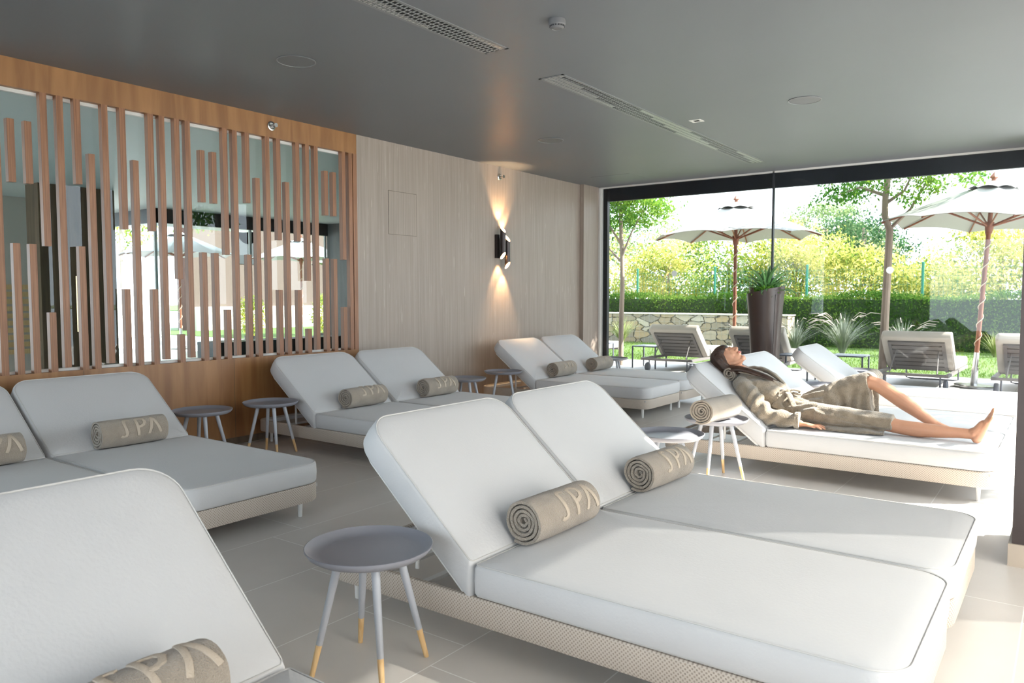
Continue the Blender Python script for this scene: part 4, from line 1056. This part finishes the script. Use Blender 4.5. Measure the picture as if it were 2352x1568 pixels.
for i, (x, y) in enumerate(((-0.10, -0.09), (0.02, -0.12), (0.10, -0.06), (-0.13, 0.03), (0.06, 0.09))):
    obj('succulent', rosette((x, y, 1.35), 26, 0.12, 0.03, succ_m, 5 + i, 0, 85), succ_m, pl)

# ------------------------------------------------------------------ window stickers
for i, (x, z, lab) in enumerate(((-4.68, 1.64, 'round frosted sticker on the left garden pane'), (-1.83, 1.63, 'round frosted sticker on the right garden pane'))):
    t = thing('window_sticker', lab, 'sticker', (x, WY - 0.002, z), group='round stickers on the garden glass')
    stk = mat('frosted_vinyl', (0.85, 0.88, 0.88), 0.6); stg = mat('frosted_vinyl_print', (0.70, 0.76, 0.76), 0.6)
    v, f = lathe([(0.043, 0), (0.043, 0.001), (0.002, 0.001)][::-1], 32); obj('disc', MB().add(([(p[0], -p[2], p[1]) for p in v], f)), stk, t)
    sp = [(0.022 * (1 - k / 26) * math.cos(k * 0.6), -0.0018, 0.022 * (1 - k / 26) * math.sin(k * 0.6)) for k in range(24)]
    obj('printed_spiral', tube(sp, 0.0016, 5), stg, t)

# ------------------------------------------------------------------ ground outside
struct('terrace', MB().add(box(-16, 9, 10.42, 14.2, -0.12, -0.004)).add(box(0.31, 9, 4.96, 10.42, -0.12, -0.004)).add(box(1.71, 9, -9, 4.96, -0.12, -0.004)).add(box(-16, 1.71, -9, -3.26, -0.12, -0.004)), terrace_m)
struct('lawn', MB().add(box(-30, 16, 14.2, 44, -0.15, 0.0)), lawn_m)
rng = np.random.default_rng(11)
n = 26000
gy = 14.25 + (rng.random(n) ** 1.4) * 6.5
gx = -13 + rng.random(n) * 15
o = leaves('grass', np.stack([gx, gy, np.zeros(n)], 1), 0.06, grass_m, rng=rng, aspect=0.16, up=(0, 0, 1)); tag(o, kind='stuff', label='short bright green lawn beyond the terrace', cat='grass')

# gabion wall, hedge, fence
t = thing('gabion_wall', 'low wall of pale rubble stones in a wire cage behind the lawn', 'wall', (-11.0, 19.75, 0))
mb = MB().add(box(-5.6, 5.25, -0.25, 0.35, 0, 0.80)); obj('stone_fill', mb, stone_m, t)
obj('cap', MB().add(box(-5.6, 5.27, -0.27, 0.37, 0.80, 0.83)), plaster, t)
mb = MB()
for k in range(0, 73): mb.add(box(-5.6 + k * 0.15, -5.596 + k * 0.15, -0.262, -0.258, 0, 0.8))
for k in range(0, 6): mb.add(box(-5.6, 5.25, -0.262, -0.258, k * 0.15, k * 0.15 + 0.004))
obj('wire_cage', mb, wire_m, t)
hedge_leaf = leafmat('hedge_leaves', [(0.02, 0.06, 0.008), (0.06, 0.132, 0.02), (0.145, 0.224, 0.04)], 0.35)
hedge_core = mat('hedge_core', (0.02, 0.045, 0.01), 0.95)
h1 = thing('hedge', 'dense clipped green hedge running along the green fence', 'hedge', (-5.0, 20.9, 0))
obj('hedge_interior', MB().add(box(-13, 9, -0.35, 0.45, 0, 1.22)), hedge_core, h1)
n = 42000; u = rng.random(n); hx = -13 + rng.random(n) * 22; face = rng.random(n) < 0.62
hy = np.where(face, -0.42 + rng.normal(0, 0.05, n), -0.42 + rng.random(n) * 0.9)
hz = np.where(face, rng.random(n) * 1.3, 1.28 + rng.normal(0, 0.05, n)) + 0.07 * np.sin(hx * 1.9) * (np.where(face, 0.3, 1))
leaves('foliage', np.stack([hx, hy, hz], 1), 0.075, hedge_leaf, h1, rng=rng)
t = thing('mesh_fence', 'tall green wire mesh fence with posts in front of the shrubs', 'fence', (-6.0, 21.55, 0))
mb = MB()
for k in range(0, 210): mb.add(box(-9 + k * 0.1, -8.996 + k * 0.1, -0.003, 0.003, 0, 2.0))
for k in range(0, 11): mb.add(box(-9, 12, -0.003, 0.003, k * 0.2, k * 0.2 + 0.006))
obj('wire_panel', mb, fence_green, t)
for x in (-10.95, -8.45, -5.85, -3.05, -0.2):
    obj('fence_post', MB().add(tube([(x + 6.0, -0.04, 0), (x + 6.0, -0.04, 2.12)], 0.032, 10)).add(lathe([(0.04, 2.12), (0.036, 2.15), (0.002, 2.16)][::-1], 10, (x + 6.0, -0.04, 0))), fence_green, t)

# trees
def crown_pts(blobs, n, rng, shellk=0.45):
    P = []
    w = np.array([b[3] * b[4] * b[5] for b in blobs]); w = w / w.sum()
    for b, ww in zip(blobs, w):
        m_ = int(n * ww); d = rng.normal(size=(m_, 3)); d /= np.linalg.norm(d, axis=1)[:, None]
        r = (shellk + (1 - shellk) * rng.random(m_) ** 0.7)[:, None]
        P.append(np.array(b[:3]) + d * r * np.array(b[3:6]))
    return np.concatenate(P)
def clump(blobs, k, rng, spread=0.22, per=26):
    """leaves gathered in sprays, with gaps between them"""
    c = crown_pts(blobs, k, rng); P = np.repeat(c, per, 0) + rng.normal(0, spread, (len(c) * per, 3)) * np.array([1, 1, 0.55]); return P
def tree(name, label, cat, loc, trunk, branches, blobs, nclump, leaf, lm_, group, spread=0.2, per=26, seed=0, tr=0.05):
    rg = np.random.default_rng(seed); t = thing(name, label, cat, loc, group=group)
    mb = MB(); mb.add(tube(trunk, [tr * (1 - 0.35 * i / len(trunk)) for i in range(len(trunk))], 10))
    obj('trunk', mb, bark, t)
    for b in branches: obj('branch', tube(b, [tr * 0.5, tr * 0.32, tr * 0.16][:len(b)] if len(b) <= 3 else tr * 0.3, 7), bark, t)
    leaves('foliage', clump(blobs, nclump, rg, spread, per), leaf, lm_, t, rng=rg, droop=0.5)
    return t
ash_l = leafmat('green_leaflets', [(0.045, 0.144, 0.027), (0.108, 0.27, 0.045), (0.27, 0.396, 0.054)], 0.45)
yel_l = leafmat('autumn_leaves', [(0.12, 0.20, 0.04), (0.26, 0.33, 0.07), (0.55, 0.52, 0.13), (0.75, 0.66, 0.25), (0.70, 0.66, 0.42)], 0.5)
grn_l = leafmat('green_leaves', [(0.048, 0.125, 0.024), (0.154, 0.269, 0.048), (0.365, 0.442, 0.096), (0.576, 0.499, 0.096)], 0.45)
pine_l = leafmat('pine_needles', [(0.105, 0.178, 0.074), (0.252, 0.336, 0.147), (0.441, 0.483, 0.252)], 0.35)
dark_l = leafmat('dark_shrub_leaves', [(0.017, 0.059, 0.025), (0.05, 0.126, 0.05), (0.134, 0.218, 0.101)], 0.35)
tree('young_tree', 'slim young tree with a pale trunk at the far left of the garden window', 'tree', (-6.93, 12.95, 0),
     [(0, 0, 0), (0.0, 0, 0.8), (0.02, 0, 1.5), (0.0, 0.02, 2.05), (-0.03, 0.02, 2.6), (-0.05, 0, 3.3)],
     [[(0, 0, 1.95), (-0.35, 0.1, 2.25), (-0.7, 0.1, 2.5)], [(0, 0, 2.05), (0.2, 0, 2.5), (0.45, 0.1, 3.0)], [(-0.02, 0, 2.3), (-0.25, -0.1, 2.7), (-0.4, -0.2, 3.1)]],
     [(-0.35, 0.1, 2.85, 0.55, 0.6, 0.42), (0.3, 0.1, 2.95, 0.55, 0.6, 0.35), (0.75, 0.1, 2.95, 0.35, 0.4, 0.2), (-0.15, 0, 3.4, 0.9, 0.9, 0.4)], 420, 0.075, ash_l, 'slim young trees on the terrace', 0.11, 22, 3, 0.05)
tree('young_tree', 'slim young tree with a crooked trunk between the two cream parasols', 'tree', (-2.30, 12.50, 0),
     [(0.02, 0, 0), (0.04, 0, 1.0), (0.06, 0, 1.8), (0.07, 0, 2.28), (0.0, 0, 2.5), (0.0, 0, 2.75), (0.05, 0, 3.4)],
     [[(0.07, 0, 2.3), (0.32, 0.1, 2.58), (0.6, 0.1, 3.1)], [(0.0, 0, 2.68), (0.25, 0, 2.85), (0.4, 0, 3.2)], [(0, 0, 2.8), (-0.35, 0, 2.95), (-0.7, 0, 2.85)]],
     [(0.42, 0.05, 2.86, 0.38, 0.4, 0.2), (0.8, 0.05, 3.0, 0.4, 0.4, 0.13), (-0.35, 0, 2.93, 0.55, 0.5, 0.16), (-0.75, 0, 2.78, 0.28, 0.3, 0.16), (0, 0, 3.35, 1.0, 1.0, 0.3)], 300, 0.075, ash_l, 'slim young trees on the terrace', 0.085, 20, 4, 0.06)
BG = [  # kind, x, y, crown centre z, rx, rz, label
    ('y', -14.5, 24.5, 2.4, 2.6, 2.4, 'yellowing tree behind the fence at the far left'),
    ('y', -11.6, 25.0, 2.1, 2.0, 1.9, 'yellow-green shrubby tree left of the first parasol'),
    ('g', -9.3, 24.6, 2.0, 1.9, 1.9, 'greener tree directly behind the first parasol pole'),
    ('y', -7.2, 24.8, 2.2, 1.9, 1.9, 'bright yellow tree just right of the window mullion'),
    ('y', -4.9, 24.2, 1.7, 1.7, 1.5, 'low yellow shrub below the pine'),
    ('d', -6.2, 29.5, 3.1, 2.1, 1.7, 'dark green bush between the yellow trees and the pine'),
    ('y', -1.7, 24.6, 2.1, 2.2, 1.9, 'yellow-green tree behind the second parasol'),
    ('g', 1.4, 25.0, 2.3, 2.0, 2.1, 'green and yellow tree at the right border behind the second parasol'),
    ('y', -3.4, 27.0, 1.6, 1.6, 1.4, 'small yellow tree in the dip right of the pine')]
for i, (k, x, y, z, rx, rz, lab) in enumerate(BG):
    rr = random.Random(i + 40)
    bl = [(rr.uniform(-0.5, 0.5) * rx, rr.uniform(-0.5, 0.3) * rx, z + rr.uniform(-0.6, 0.5) * rz, rx * rr.uniform(0.4, 0.62), rx * 0.5, rz * rr.uniform(0.35, 0.5)) for _ in range(7)] + [(0, 0, z, rx * 0.85, rx * 0.6, rz * 0.8)]
    if i == 2: bl.append((0.2, 0, z + 0.2, rx, rx * 0.5, rz))
    br = [[(0, 0, z * 0.35), (rr.uniform(-0.5, 0.5), 0, z * 0.8), (rr.uniform(-1, 1), 0.1, z * 1.2)] for _ in range(5)]
    tree({'y': 'autumn_tree', 'g': 'garden_tree', 'd': 'evergreen_bush'}[k], lab, 'tree', (x, y, 0), [(0, 0, 0), (0.05, 0, z * 0.4), (0.1, 0, z), (0.1, 0, z * 1.2)], br, bl, 340, 0.13,
         {'y': yel_l, 'g': grn_l, 'd': dark_l}[k], 'trees and bushes behind the mesh fence', 0.20, 26, 20 + i, 0.07)
pb = [(0, 0, 5.0, 2.2, 2.0, 1.2), (-1.8, 0, 4.3, 1.6, 1.5, 1.0), (1.9, 0, 4.3, 1.5, 1.4, 0.8), (0.6, 0, 5.8, 1.2, 1.2, 0.6), (3.0, 0, 3.7, 1.1, 1.1, 0.7), (0.5, 0, 3.8, 2.6, 1.8, 1.2)]
tree('pine_tree', 'rounded pale green umbrella pine rising above the yellow trees', 'tree', (-10.6, 42, 0), [(0, 0, 0), (0.2, 0, 2.5), (0, 0, 4.8)], [[(0, 0, 2.6), (-1, 0, 3.6), (-1.6, 0, 4.3)]], pb, 520, 0.16, pine_l, 'trees and bushes behind the mesh fence', 0.24, 26, 77, 0.2)
tree('garden_tree', 'hazy pale tree top behind the first parasol at left', 'tree', (-21.0, 42, 0), [(0, 0, 0), (0, 0, 3)], [], [(0, 0, 4.6, 3.2, 2, 1.8), (-3.5, 0, 4.8, 2.6, 2, 2.0), (3.2, 0, 4.0, 2.0, 2, 1.4), (-1.5, 0, 3, 5, 2, 2)], 420, 0.2, pine_l, 'trees and bushes behind the mesh fence', 0.3, 26, 78, 0.2)

# ornamental grasses
def grass_clump(loc, n, L, cols, label, seed, plumes=0):
    rd = random.Random(seed); t = thing('ornamental_grass', label, 'plant', loc, group='ornamental grass clumps')
    m_ = mat('grass_clump_%d' % cols, [(0.26, 0.30, 0.10), (0.20, 0.22, 0.17)][cols], 0.7, var=(5, 0.3)); mb = MB()
    for k in range(n):
        az = rd.uniform(0, 2 * PI); lean = rd.uniform(0.05, 0.95); l = L * rd.uniform(0.6, 1.1); d = Vector((math.cos(az), math.sin(az), 0)); s = d.cross(Vector((0, 0, 1)))
        v = []; N = 4
        for i in range(N + 1):
            q = i / N; p = d * (0.04 + l * lean * q ** 1.6) + Vector((0, 0, l * (q - 0.35 * lean * q * q)))
            w_ = 0.006 * (1 - q) + 0.0008; v += [tuple(p - s * w_), tuple(p + s * w_ + d * 0.001)]
        mb.add((v, [(2 * i, 2 * i + 1, 2 * i + 3, 2 * i + 2) for i in range(N)]))
    obj('blades', mb, m_, t)
    if plumes:
        pm = mat('grass_plume', (0.40, 0.33, 0.29), 0.9)
        mb = MB()
        for k in range(plumes):
            az = rd.uniform(0, 2 * PI); d = Vector((math.cos(az), math.sin(az), 0)); l = L * rd.uniform(0.9, 1.25)
            a = d * l * 0.35 + Vector((0, 0, l * 0.72)); b = d * l * 0.55 + Vector((0, 0, l * 0.82)); c = d * l * 0.75 + Vector((0, 0, l * 0.8))
            mb.add(tube([a, b, c], [0.004, 0.009, 0.003], 6, roundcap=True))
        obj('plume', mb, pm, t)
grass_clump((-9.9, 18.55, 0), 260, 0.85, 0, 'yellow-green grass clump against the stone wall, beside the slim trunk', 1)
grass_clump((-11.1, 18.5, 0), 220, 0.9, 0, 'yellow-green grass clump at the left end of the stone wall', 2, 5)
grass_clump((-6.6, 18.6, 0), 200, 0.7, 1, 'grey grass clump before the stone wall by the first parasol', 3, 6)
grass_clump((-5.25, 18.4, 0), 220, 0.8, 1, 'tall grass with pink plumes at the right end of the stone wall', 4, 14)
grass_clump((-4.15, 18.2, 0), 420, 0.95, 1, 'big silvery grass clump on the lawn before the hedge', 5, 18)
grass_clump((-2.95, 18.3, 0), 240, 0.8, 1, 'grass clump with curling plumes near the crooked trunk', 6, 12)
grass_clump((-1.3, 19.2, 0), 200, 0.6, 0, 'small grass clump at the hedge foot behind the second parasol', 7)

# parasols
def parasol(loc, rz, lean, label, hub=2.36, Rr=1.41):
    t = thing('parasol', label, 'parasol', loc, group='cream parasols with wooden poles'); t.rotation_euler = (0, lean, rz)
    N = 8; top = 2.98; rim = 2.33; v = []; f = []; rows = 8
    for th_ in (0, 0.006):
        for j in range(rows + 1):
            q = j / rows
            for i in range(N * 6):
                a = 2 * PI * i / (N * 6); s = (i % 6) / 6; sag = 4 * s * (1 - s)
                chord = math.cos(PI / N) / math.cos((s - 0.5) * 2 * PI / N)
                r = 0.02 + Rr * q * (chord + (1 - chord) * 0.0) * (1 - 0.03 * sag * q)
                z = top - 0.06 - (top - 0.06 - rim) * q ** 1.05 - 0.045 * sag * math.sin(PI * q) * 1.0 + 0.05 * sag * q ** 3 - th_
                v.append((r * math.cos(a), r * math.sin(a), z))
    M_ = N * 6; S = (rows + 1) * M_
    for j in range(rows):
        for i in range(M_):
            i2 = (i + 1) % M_; a = j * M_
            f.append((a + i, a + M_ + i, a + M_ + i2, a + i2)); f.append((S + a + i, S + a + i2, S + a + M_ + i2, S + a + M_ + i))
    for i in range(M_):
        i2 = (i + 1) % M_; a = rows * M_; f.append((a + i, S + a + i, S + a + i2, a + i2))
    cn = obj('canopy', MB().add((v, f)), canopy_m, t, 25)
    mb = MB(); v = []; f = []
    for th_ in (0, 0.005):
        for q in range(4):
            for i in range(N * 4):
                a = 2 * PI * i / (N * 4); s = (i % 4) / 4; sag = 4 * s * (1 - s); r = 0.02 + 0.30 * q / 3 * (1 - 0.10 * sag)
                v.append((r * math.cos(a), r * math.sin(a), top - 0.035 - 0.125 * q / 3 + 0.03 * sag * (q / 3) ** 2 - th_))
    M2 = N * 4; S = 4 * M2
    for j in range(3):
        for i in range(M2):
            i2 = (i + 1) % M2; a = j * M2; f.append((a + i, a + M2 + i, a + M2 + i2, a + i2)); f.append((S + a + i, S + a + i2, S + a + M2 + i2, S + a + M2 + i))
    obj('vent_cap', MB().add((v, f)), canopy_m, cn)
    obj('finial', lathe([(0.002, 3.07), (0.05, 3.0), (0.052, 2.985), (0.03, 2.97), (0.002, 2.97)], 4), teak, t, 20)
    obj('pole', tube([(0, 0, 0.42), (0, 0, 2.97)], 0.030, 14), teak, t)
    obj('base_tube', MB().add(tube([(0, 0, 0), (0, 0, 0.50)], 0.036, 16)).add(tube([(0, 0, 0.0), (0, 0, 0.28)], 0.045, 16)), steel, t)
    obj('base_foot', lathe([(0.002, 0.03), (0.24, 0.03), (0.25, 0.02), (0.25, 0)], 28), steel, t)
    obj('hub', MB().add(tube([(0, 0, 2.20), (0, 0, 2.26), (0, 0, 2.36)], [0.042, 0.052, 0.06], 14)), teak, t)
    obj('top_hub', MB().add(tube([(0, 0, 2.82), (0, 0, 2.90)], 0.05, 12)), teak, t)
    for i in range(N):
        a = 2 * PI * i / N; d = Vector((math.cos(a), math.sin(a), 0))
        p0 = d * 0.04 + Vector((0, 0, 2.86)); p1 = d * (Rr - 0.02) + Vector((0, 0, rim - 0.012)); p2 = d * 0.05 + Vector((0, 0, 2.31)); pm = p0.lerp(p1, 0.52) + Vector((0, 0, -0.01))
        rb_ = obj('rib', tube([p0, p1], 0.011, 6, rb=0.014), teak, t)
        obj('strut', tube([p2, pm], 0.011, 6, rb=0.015), teak, rb_)
    sp = [(0.038 * math.cos(k * 0.35), 0.038 * math.sin(k * 0.35), 0.5 + k * 0.0147) for k in range(118)]
    obj('rope', tube(sp, 0.0065, 6), rope_m, t)
    return t
parasol((-4.78, 13.1, 0), 0.2, 0.0, 'cream parasol left of the window mullion, rope wound round its pole')
parasol((-1.12, 12.79, 0), 0.27, 0.055, 'cream parasol at the right edge of the garden window')

# outdoor loungers (head end towards the window)
def out_lounger(label):
    t = thing('garden_lounger', label, 'sun lounger', group='taupe loungers on the terrace')
    W = 0.44
    for s in (-1, 1): obj('side_rail', MB().add(box(s * W - 0.02, s * W + 0.02, 0, 1.95, 0.20, 0.245)), taupe_frame, t)
    obj('end_rail', MB().add(tube([(-W, 0.02, 0.222), (W, 0.02, 0.222)], 0.022, 10)), taupe_frame, t)
    mb = MB()
    for k in range(12): mb.add(box(-W, W, 0.78 + k * 0.095, 0.84 + k * 0.095, 0.225, 0.245))
    obj('deck', mb, taupe_frame, t)
    (v, f), _ = slab(rrect(-W - 0.01, W + 0.01, 0.75, 1.98, (0.03, 0.05, 0.05, 0.03), 5), 0.13); obj('seat_cushion', MB().add((v, f)), beige_cushion, t, 60, loc=(0, 0, 0.246))
    (v, f), _ = slab(rrect(-W - 0.01, W + 0.01, -0.70, 0.02, (0.05, 0.02, 0.02, 0.05), 5), 0.13)
    b = obj('backrest', MB().add((v, f)), beige_cushion, t, 60, loc=(0, 0.76, 0.25)); b.rotation_euler = (R(-43), 0, 0)
    mb = MB()
    for a in (box(-W + 0.08, -W + 0.12, -0.58, 0.02, -0.03, 0), box(W - 0.12, W - 0.08, -0.58, 0.02, -0.03, 0), box(-W + 0.08, W - 0.08, -0.62, -0.57, -0.03, 0)): mb.add(a)
    obj('back_frame', mb, taupe_frame, b)
    mb = MB()
    for k in range(6): mb.add(box(-W + 0.12, W - 0.12, -0.53 + k * 0.09, -0.46 + k * 0.09, -0.022, -0.006))
    obj('slat_panel', mb, taupe_frame, b)
    for s in (-1, 1): obj('support_strut', tube([(s * 0.27, 0.42, 0.53), (s * 0.30, 0.16, 0.235)], 0.009, 8), taupe_frame, t)
    for s in (-1, 1):
        v, f = lathe([(0.002, -0.025), (0.07, -0.025), (0.078, -0.015), (0.078, 0.015), (0.07, 0.025), (0.002, 0.025)], 20)
        obj('wheel', MB().add(([(p[2] + s * (W - 0.03), p[1] + 0.16, p[0] + 0.078) for p in v], f)), slate_metal, t)
        obj('leg', tube([(s * (W - 0.09), 0.10, 0.22), (s * (W - 0.09), 0.10, 0.0)], 0.012, 8), slate_metal, t)
    obj('foot_loop', tube([(-0.36, 1.72, 0.2), (-0.36, 1.75, 0.02), (-0.30, 1.75, 0.01), (0.30, 1.75, 0.01), (0.36, 1.75, 0.02), (0.36, 1.72, 0.2)], 0.012, 8), slate_metal, t)
    return t
OL = [(-5.58, 12.02, 0.0, 'taupe garden lounger seen from behind, left of the first parasol pole'), (-4.10, 11.95, 0.03, 'taupe garden lounger seen from behind, half hidden by the tall planter'),
      (-1.78, 11.75, -0.02, 'taupe garden lounger seen from behind, right of the crooked trunk'), (-0.38, 11.8, -0.02, 'taupe garden lounger cut off by the right edge of the window')]
o0 = out_lounger(OL[0][3])
for i, (x, y, rz, lab) in enumerate(OL):
    o = o0 if i == 0 else dup(o0, label=lab); o.location = (x, y, 0); o.rotation_euler = (0, 0, rz)
o = dup(o0, label='garden lounger lying sideways at the far left of the window, only its foot end visible'); o.location = (-9.55, 13.65, 0); o.rotation_euler = (0, 0, -PI / 2)
def out_table(loc, rz, label):
    t = thing('patio_table', label, 'side table', loc, rz, 'low square terrace tables')
    obj('table_top', MB().add(box(-0.24, 0.24, -0.24, 0.24, 0.385, 0.405)), slate_metal, t)
    for sx_ in (-1, 1):
        for sy_ in (-1, 1): obj('leg', MB().add(box(sx_ * 0.228 - 0.011, sx_ * 0.228 + 0.011, sy_ * 0.228 - 0.011, sy_ * 0.228 + 0.011, 0, 0.385)), slate_metal, t)
out_table((-6.25, 12.78, 0), 0.0, 'low square table beside the slim trunk and the left garden lounger')
out_table((-2.75, 12.55, 0), 0.0, 'low square table left of the garden lounger by the crooked trunk')
out_table((-7.45, 12.95, 0), 0.0, 'low square table at the left edge of the garden window')
out_table((-3.45, 12.2, 0), 0.0, 'low square table just right of the planter, mostly hidden')

# leafy tree and shrub beside the terrace on the sunny side: they dapple the light
tree('terrace_tree', 'leafy tree on the terrace outside the side glazing', 'tree', (2.9, 8.9, 0), [(0, 0, 0), (0, 0, 1.2), (0.05, 0, 3.2)], [[(0, 0, 1.9), (0.1, -0.3, 2.6), (0.1, -0.6, 3.2)], [(0, 0, 2.2), (0, 0.2, 2.8), (0, 0.4, 3.4)]],
     [(0, 0.35, 3.3, 0.85, 0.5, 0.55), (0.1, 0.2, 3.7, 0.6, 0.4, 0.4)], 150, 0.12, ash_l, 'trees beside the terrace', 0.13, 16, 91, 0.05)
tt = [o for o in sc.objects if o.name == 'terrace_tree'][0]
leaves('spray', clump([(0.05, -0.66, 3.2, 0.95, 0.40, 0.45)], 62, np.random.default_rng(8), 0.09, 26), 0.13, ash_l, tt, droop=0.5)

# ------------------------------------------------------------------ the pool hall behind the slatted screen
struct('floor_pool', MB().add(box(-17.5, WX - 0.15, -3, 12, -0.12, -0.002)), tile_m)
struct('ceiling_pool', MB().add(box(-17.5, WX - 0.15, -3, 12, CZ, CZ + 0.15)), pool_ceiling_m)
tag(obj('pool_water', MB().add(box(-13.2, -8.0, 6.2, 10.6, -0.01, 0.004)), water_m), 'strip of turquoise indoor pool water beyond the slats', 'pool')
tag(obj('pool_water', MB().add(box(-13.2, -8.0, 2.6, 4.6, -0.01, 0.004)), water_m), 'turquoise pool water at the left border beyond the slats', 'pool')
struct('trim_13', MB().add(box(-14.05, -13.96, 7.69, 11.8, 2.70, CZ)).add(box(-17.5, -13.96, 7.66, 7.72, 2.70, CZ)), dark_frame)
mb = MB()
for y in (7.69, 9.75, 11.75): mb.add(box(-14.02, -13.98, y - 0.025, y + 0.025, 0, 2.7))
struct('trim_14', mb, pale_frame)
struct('window_6', box(-14.005, -13.995, 7.72, 11.75, 0.02, 2.7), glass)
struct('wall_pool_end', MB().add(box(-14.0, -7.6, 11.8, 11.95, 0, CZ)).add(box(-7.6, -7.45, 10.4, 11.95, 0, CZ)).add(box(-7.6, WX - 0.15, 10.3, 10.4, 0, CZ)), mat('grey_silk', (0.14, 0.135, 0.13), 0.6, var=(14, 0.15, (1, 1, 0.1))))
struct('door_1', MB().add(box(-8.6, -7.3, 11.77, 11.8, 0, 2.5)), dark_frame)
struct('wall_partition', MB().add(box(-12.62, -12.2, 4.95, 6.05, 0, CZ)), dark_wood)
t = thing('door_handle_bar', 'tall golden pull bar on the dark partition beyond the slats', 'handle', (-12.12, 5.42, 1.2))
obj('bar', tube([(0, 0, -0.42), (0, 0, 0.42)], 0.028, 12), mat('brass', (0.75, 0.55, 0.3), 0.25, metal=1), t)
for z in (-0.3, 0.3): obj('bracket', tube([(0, 0, z), (-0.08, 0, z)], 0.012, 8), bronze, t)
struct('wall_pool_left', MB().add(box(-14.4, -14.25, 2.0, 6.0, 0, CZ)), plaster)
mb = MB()
for k in range(10): mb.add(box(-14.25, -14.22, 2.0, 5.6, 0.35 + k * 0.12, 0.43 + k * 0.12))
struct('trim_15', mb, tipwood)
tag(obj('pool_bench', MB().add(box(-13.85, -13.2, 8.4, 11.6, 0, 0.42)), dark_frame), 'long dark bench below the window beyond the slats', 'bench')
# outdoors on that side
struct('terrace_pool', MB().add(box(-34, -17.5, -6, 24, -0.14, -0.02)).add(box(-17.5, -14.05, 7.72, 24, -0.13, -0.01)).add(box(-17.5, -6.61, 12.0, 24, -0.13, -0.01)), terrace_m)
t = thing('brick_building', 'red brick building with an arched window, seen through the slats', 'building', (-27, 17, 0))
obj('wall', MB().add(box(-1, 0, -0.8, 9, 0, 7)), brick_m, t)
mb = MB().add(box(0, 0.03, 1.2, 2.2, 2.6, 3.9)); v, f = lathe([(0.5, 0), (0.5, 0.03), (0.002, 0.03)][::-1], 24); mb.add(([(p[2], p[0] + 1.7, p[1] + 3.9) for p in v], f))
obj('window', mb, dark_frame, t)
obj('ledge', MB().add(box(0, 0.3, 4.5, 9, 3.1, 3.35)), plaster, t)
obj('ledge', MB().add(box(0, 0.3, -0.8, 9, 0, 0.9)), plaster, t)
tag(obj('garden_wall', MB().add(box(-24.3, -24.0, 4, 13.6, 0, 1.55)), white_wall), 'low white garden wall behind the parasols beyond the slats', 'wall')
pars = [o for o in sc.objects if o.name == 'parasol'][0]
for x, y, lab in ((-18.2, 10.6, 'cream parasol seen through the middle slats'), (-17.6, 13.9, 'cream parasol before the brick building, seen through the slats'), (-20.6, 8.0, 'cream parasol at the left of the bright opening behind the slats'), (-19.0, 17.2, 'cream parasol farthest right behind the slats')):
    o = dup(pars, (x, y, 0), 0.1, lab, 'cream parasols seen through the slats')
for i, (x, y) in enumerate(((-16.2, 11.3), (-15.8, 13.2), (-16.4, 14.6))):
    g_ = thing('potted_shrub', ['small leafy shrub beyond the pool window, leftmost of three', 'small leafy shrub beyond the pool window, middle of three', 'small leafy shrub beyond the pool window, rightmost of three'][i], 'plant', (x, y, 0), group='shrubs beyond the pool window')
    obj('pot', lathe([(0.16, 0), (0.2, 0.35), (0.002, 0.35)][::-1], 20), dark_frame, g_)
    leaves('foliage', crown_pts([(0, 0, 0.85, 0.35, 0.35, 0.55)], 1800, np.random.default_rng(i)), 0.07, grn_l, g_)
tree('garden_tree', 'green tree above the parasols beyond the slats', 'tree', (-25, 12.6, 0), [(0, 0, 0), (0, 0, 2), (0, 0, 4)], [], [(0, 0, 4.0, 1.8, 1.6, 1.3), (0.5, -3.2, 4.2, 1.8, 1.8, 1.0), (0, 2.5, 4.6, 1.2, 1.2, 0.9)], 260, 0.14, grn_l, 'trees beyond the slats', 0.25, 26, 55, 0.1)
tree('garden_tree', 'green tree at the left of the bright opening beyond the slats', 'tree', (-27, 7.6, 0), [(0, 0, 0), (0, 0, 2), (0, 0, 4)], [], [(0, 0, 3.6, 1.8, 2.2, 1.3), (0, -3, 4.0, 1.8, 1.8, 1.3)], 220, 0.14, ash_l, 'trees beyond the slats', 0.25, 26, 56, 0.1)
struct('terrace_far', box(-120, 120, 44, 160, -0.3, -0.2), lawn_m)
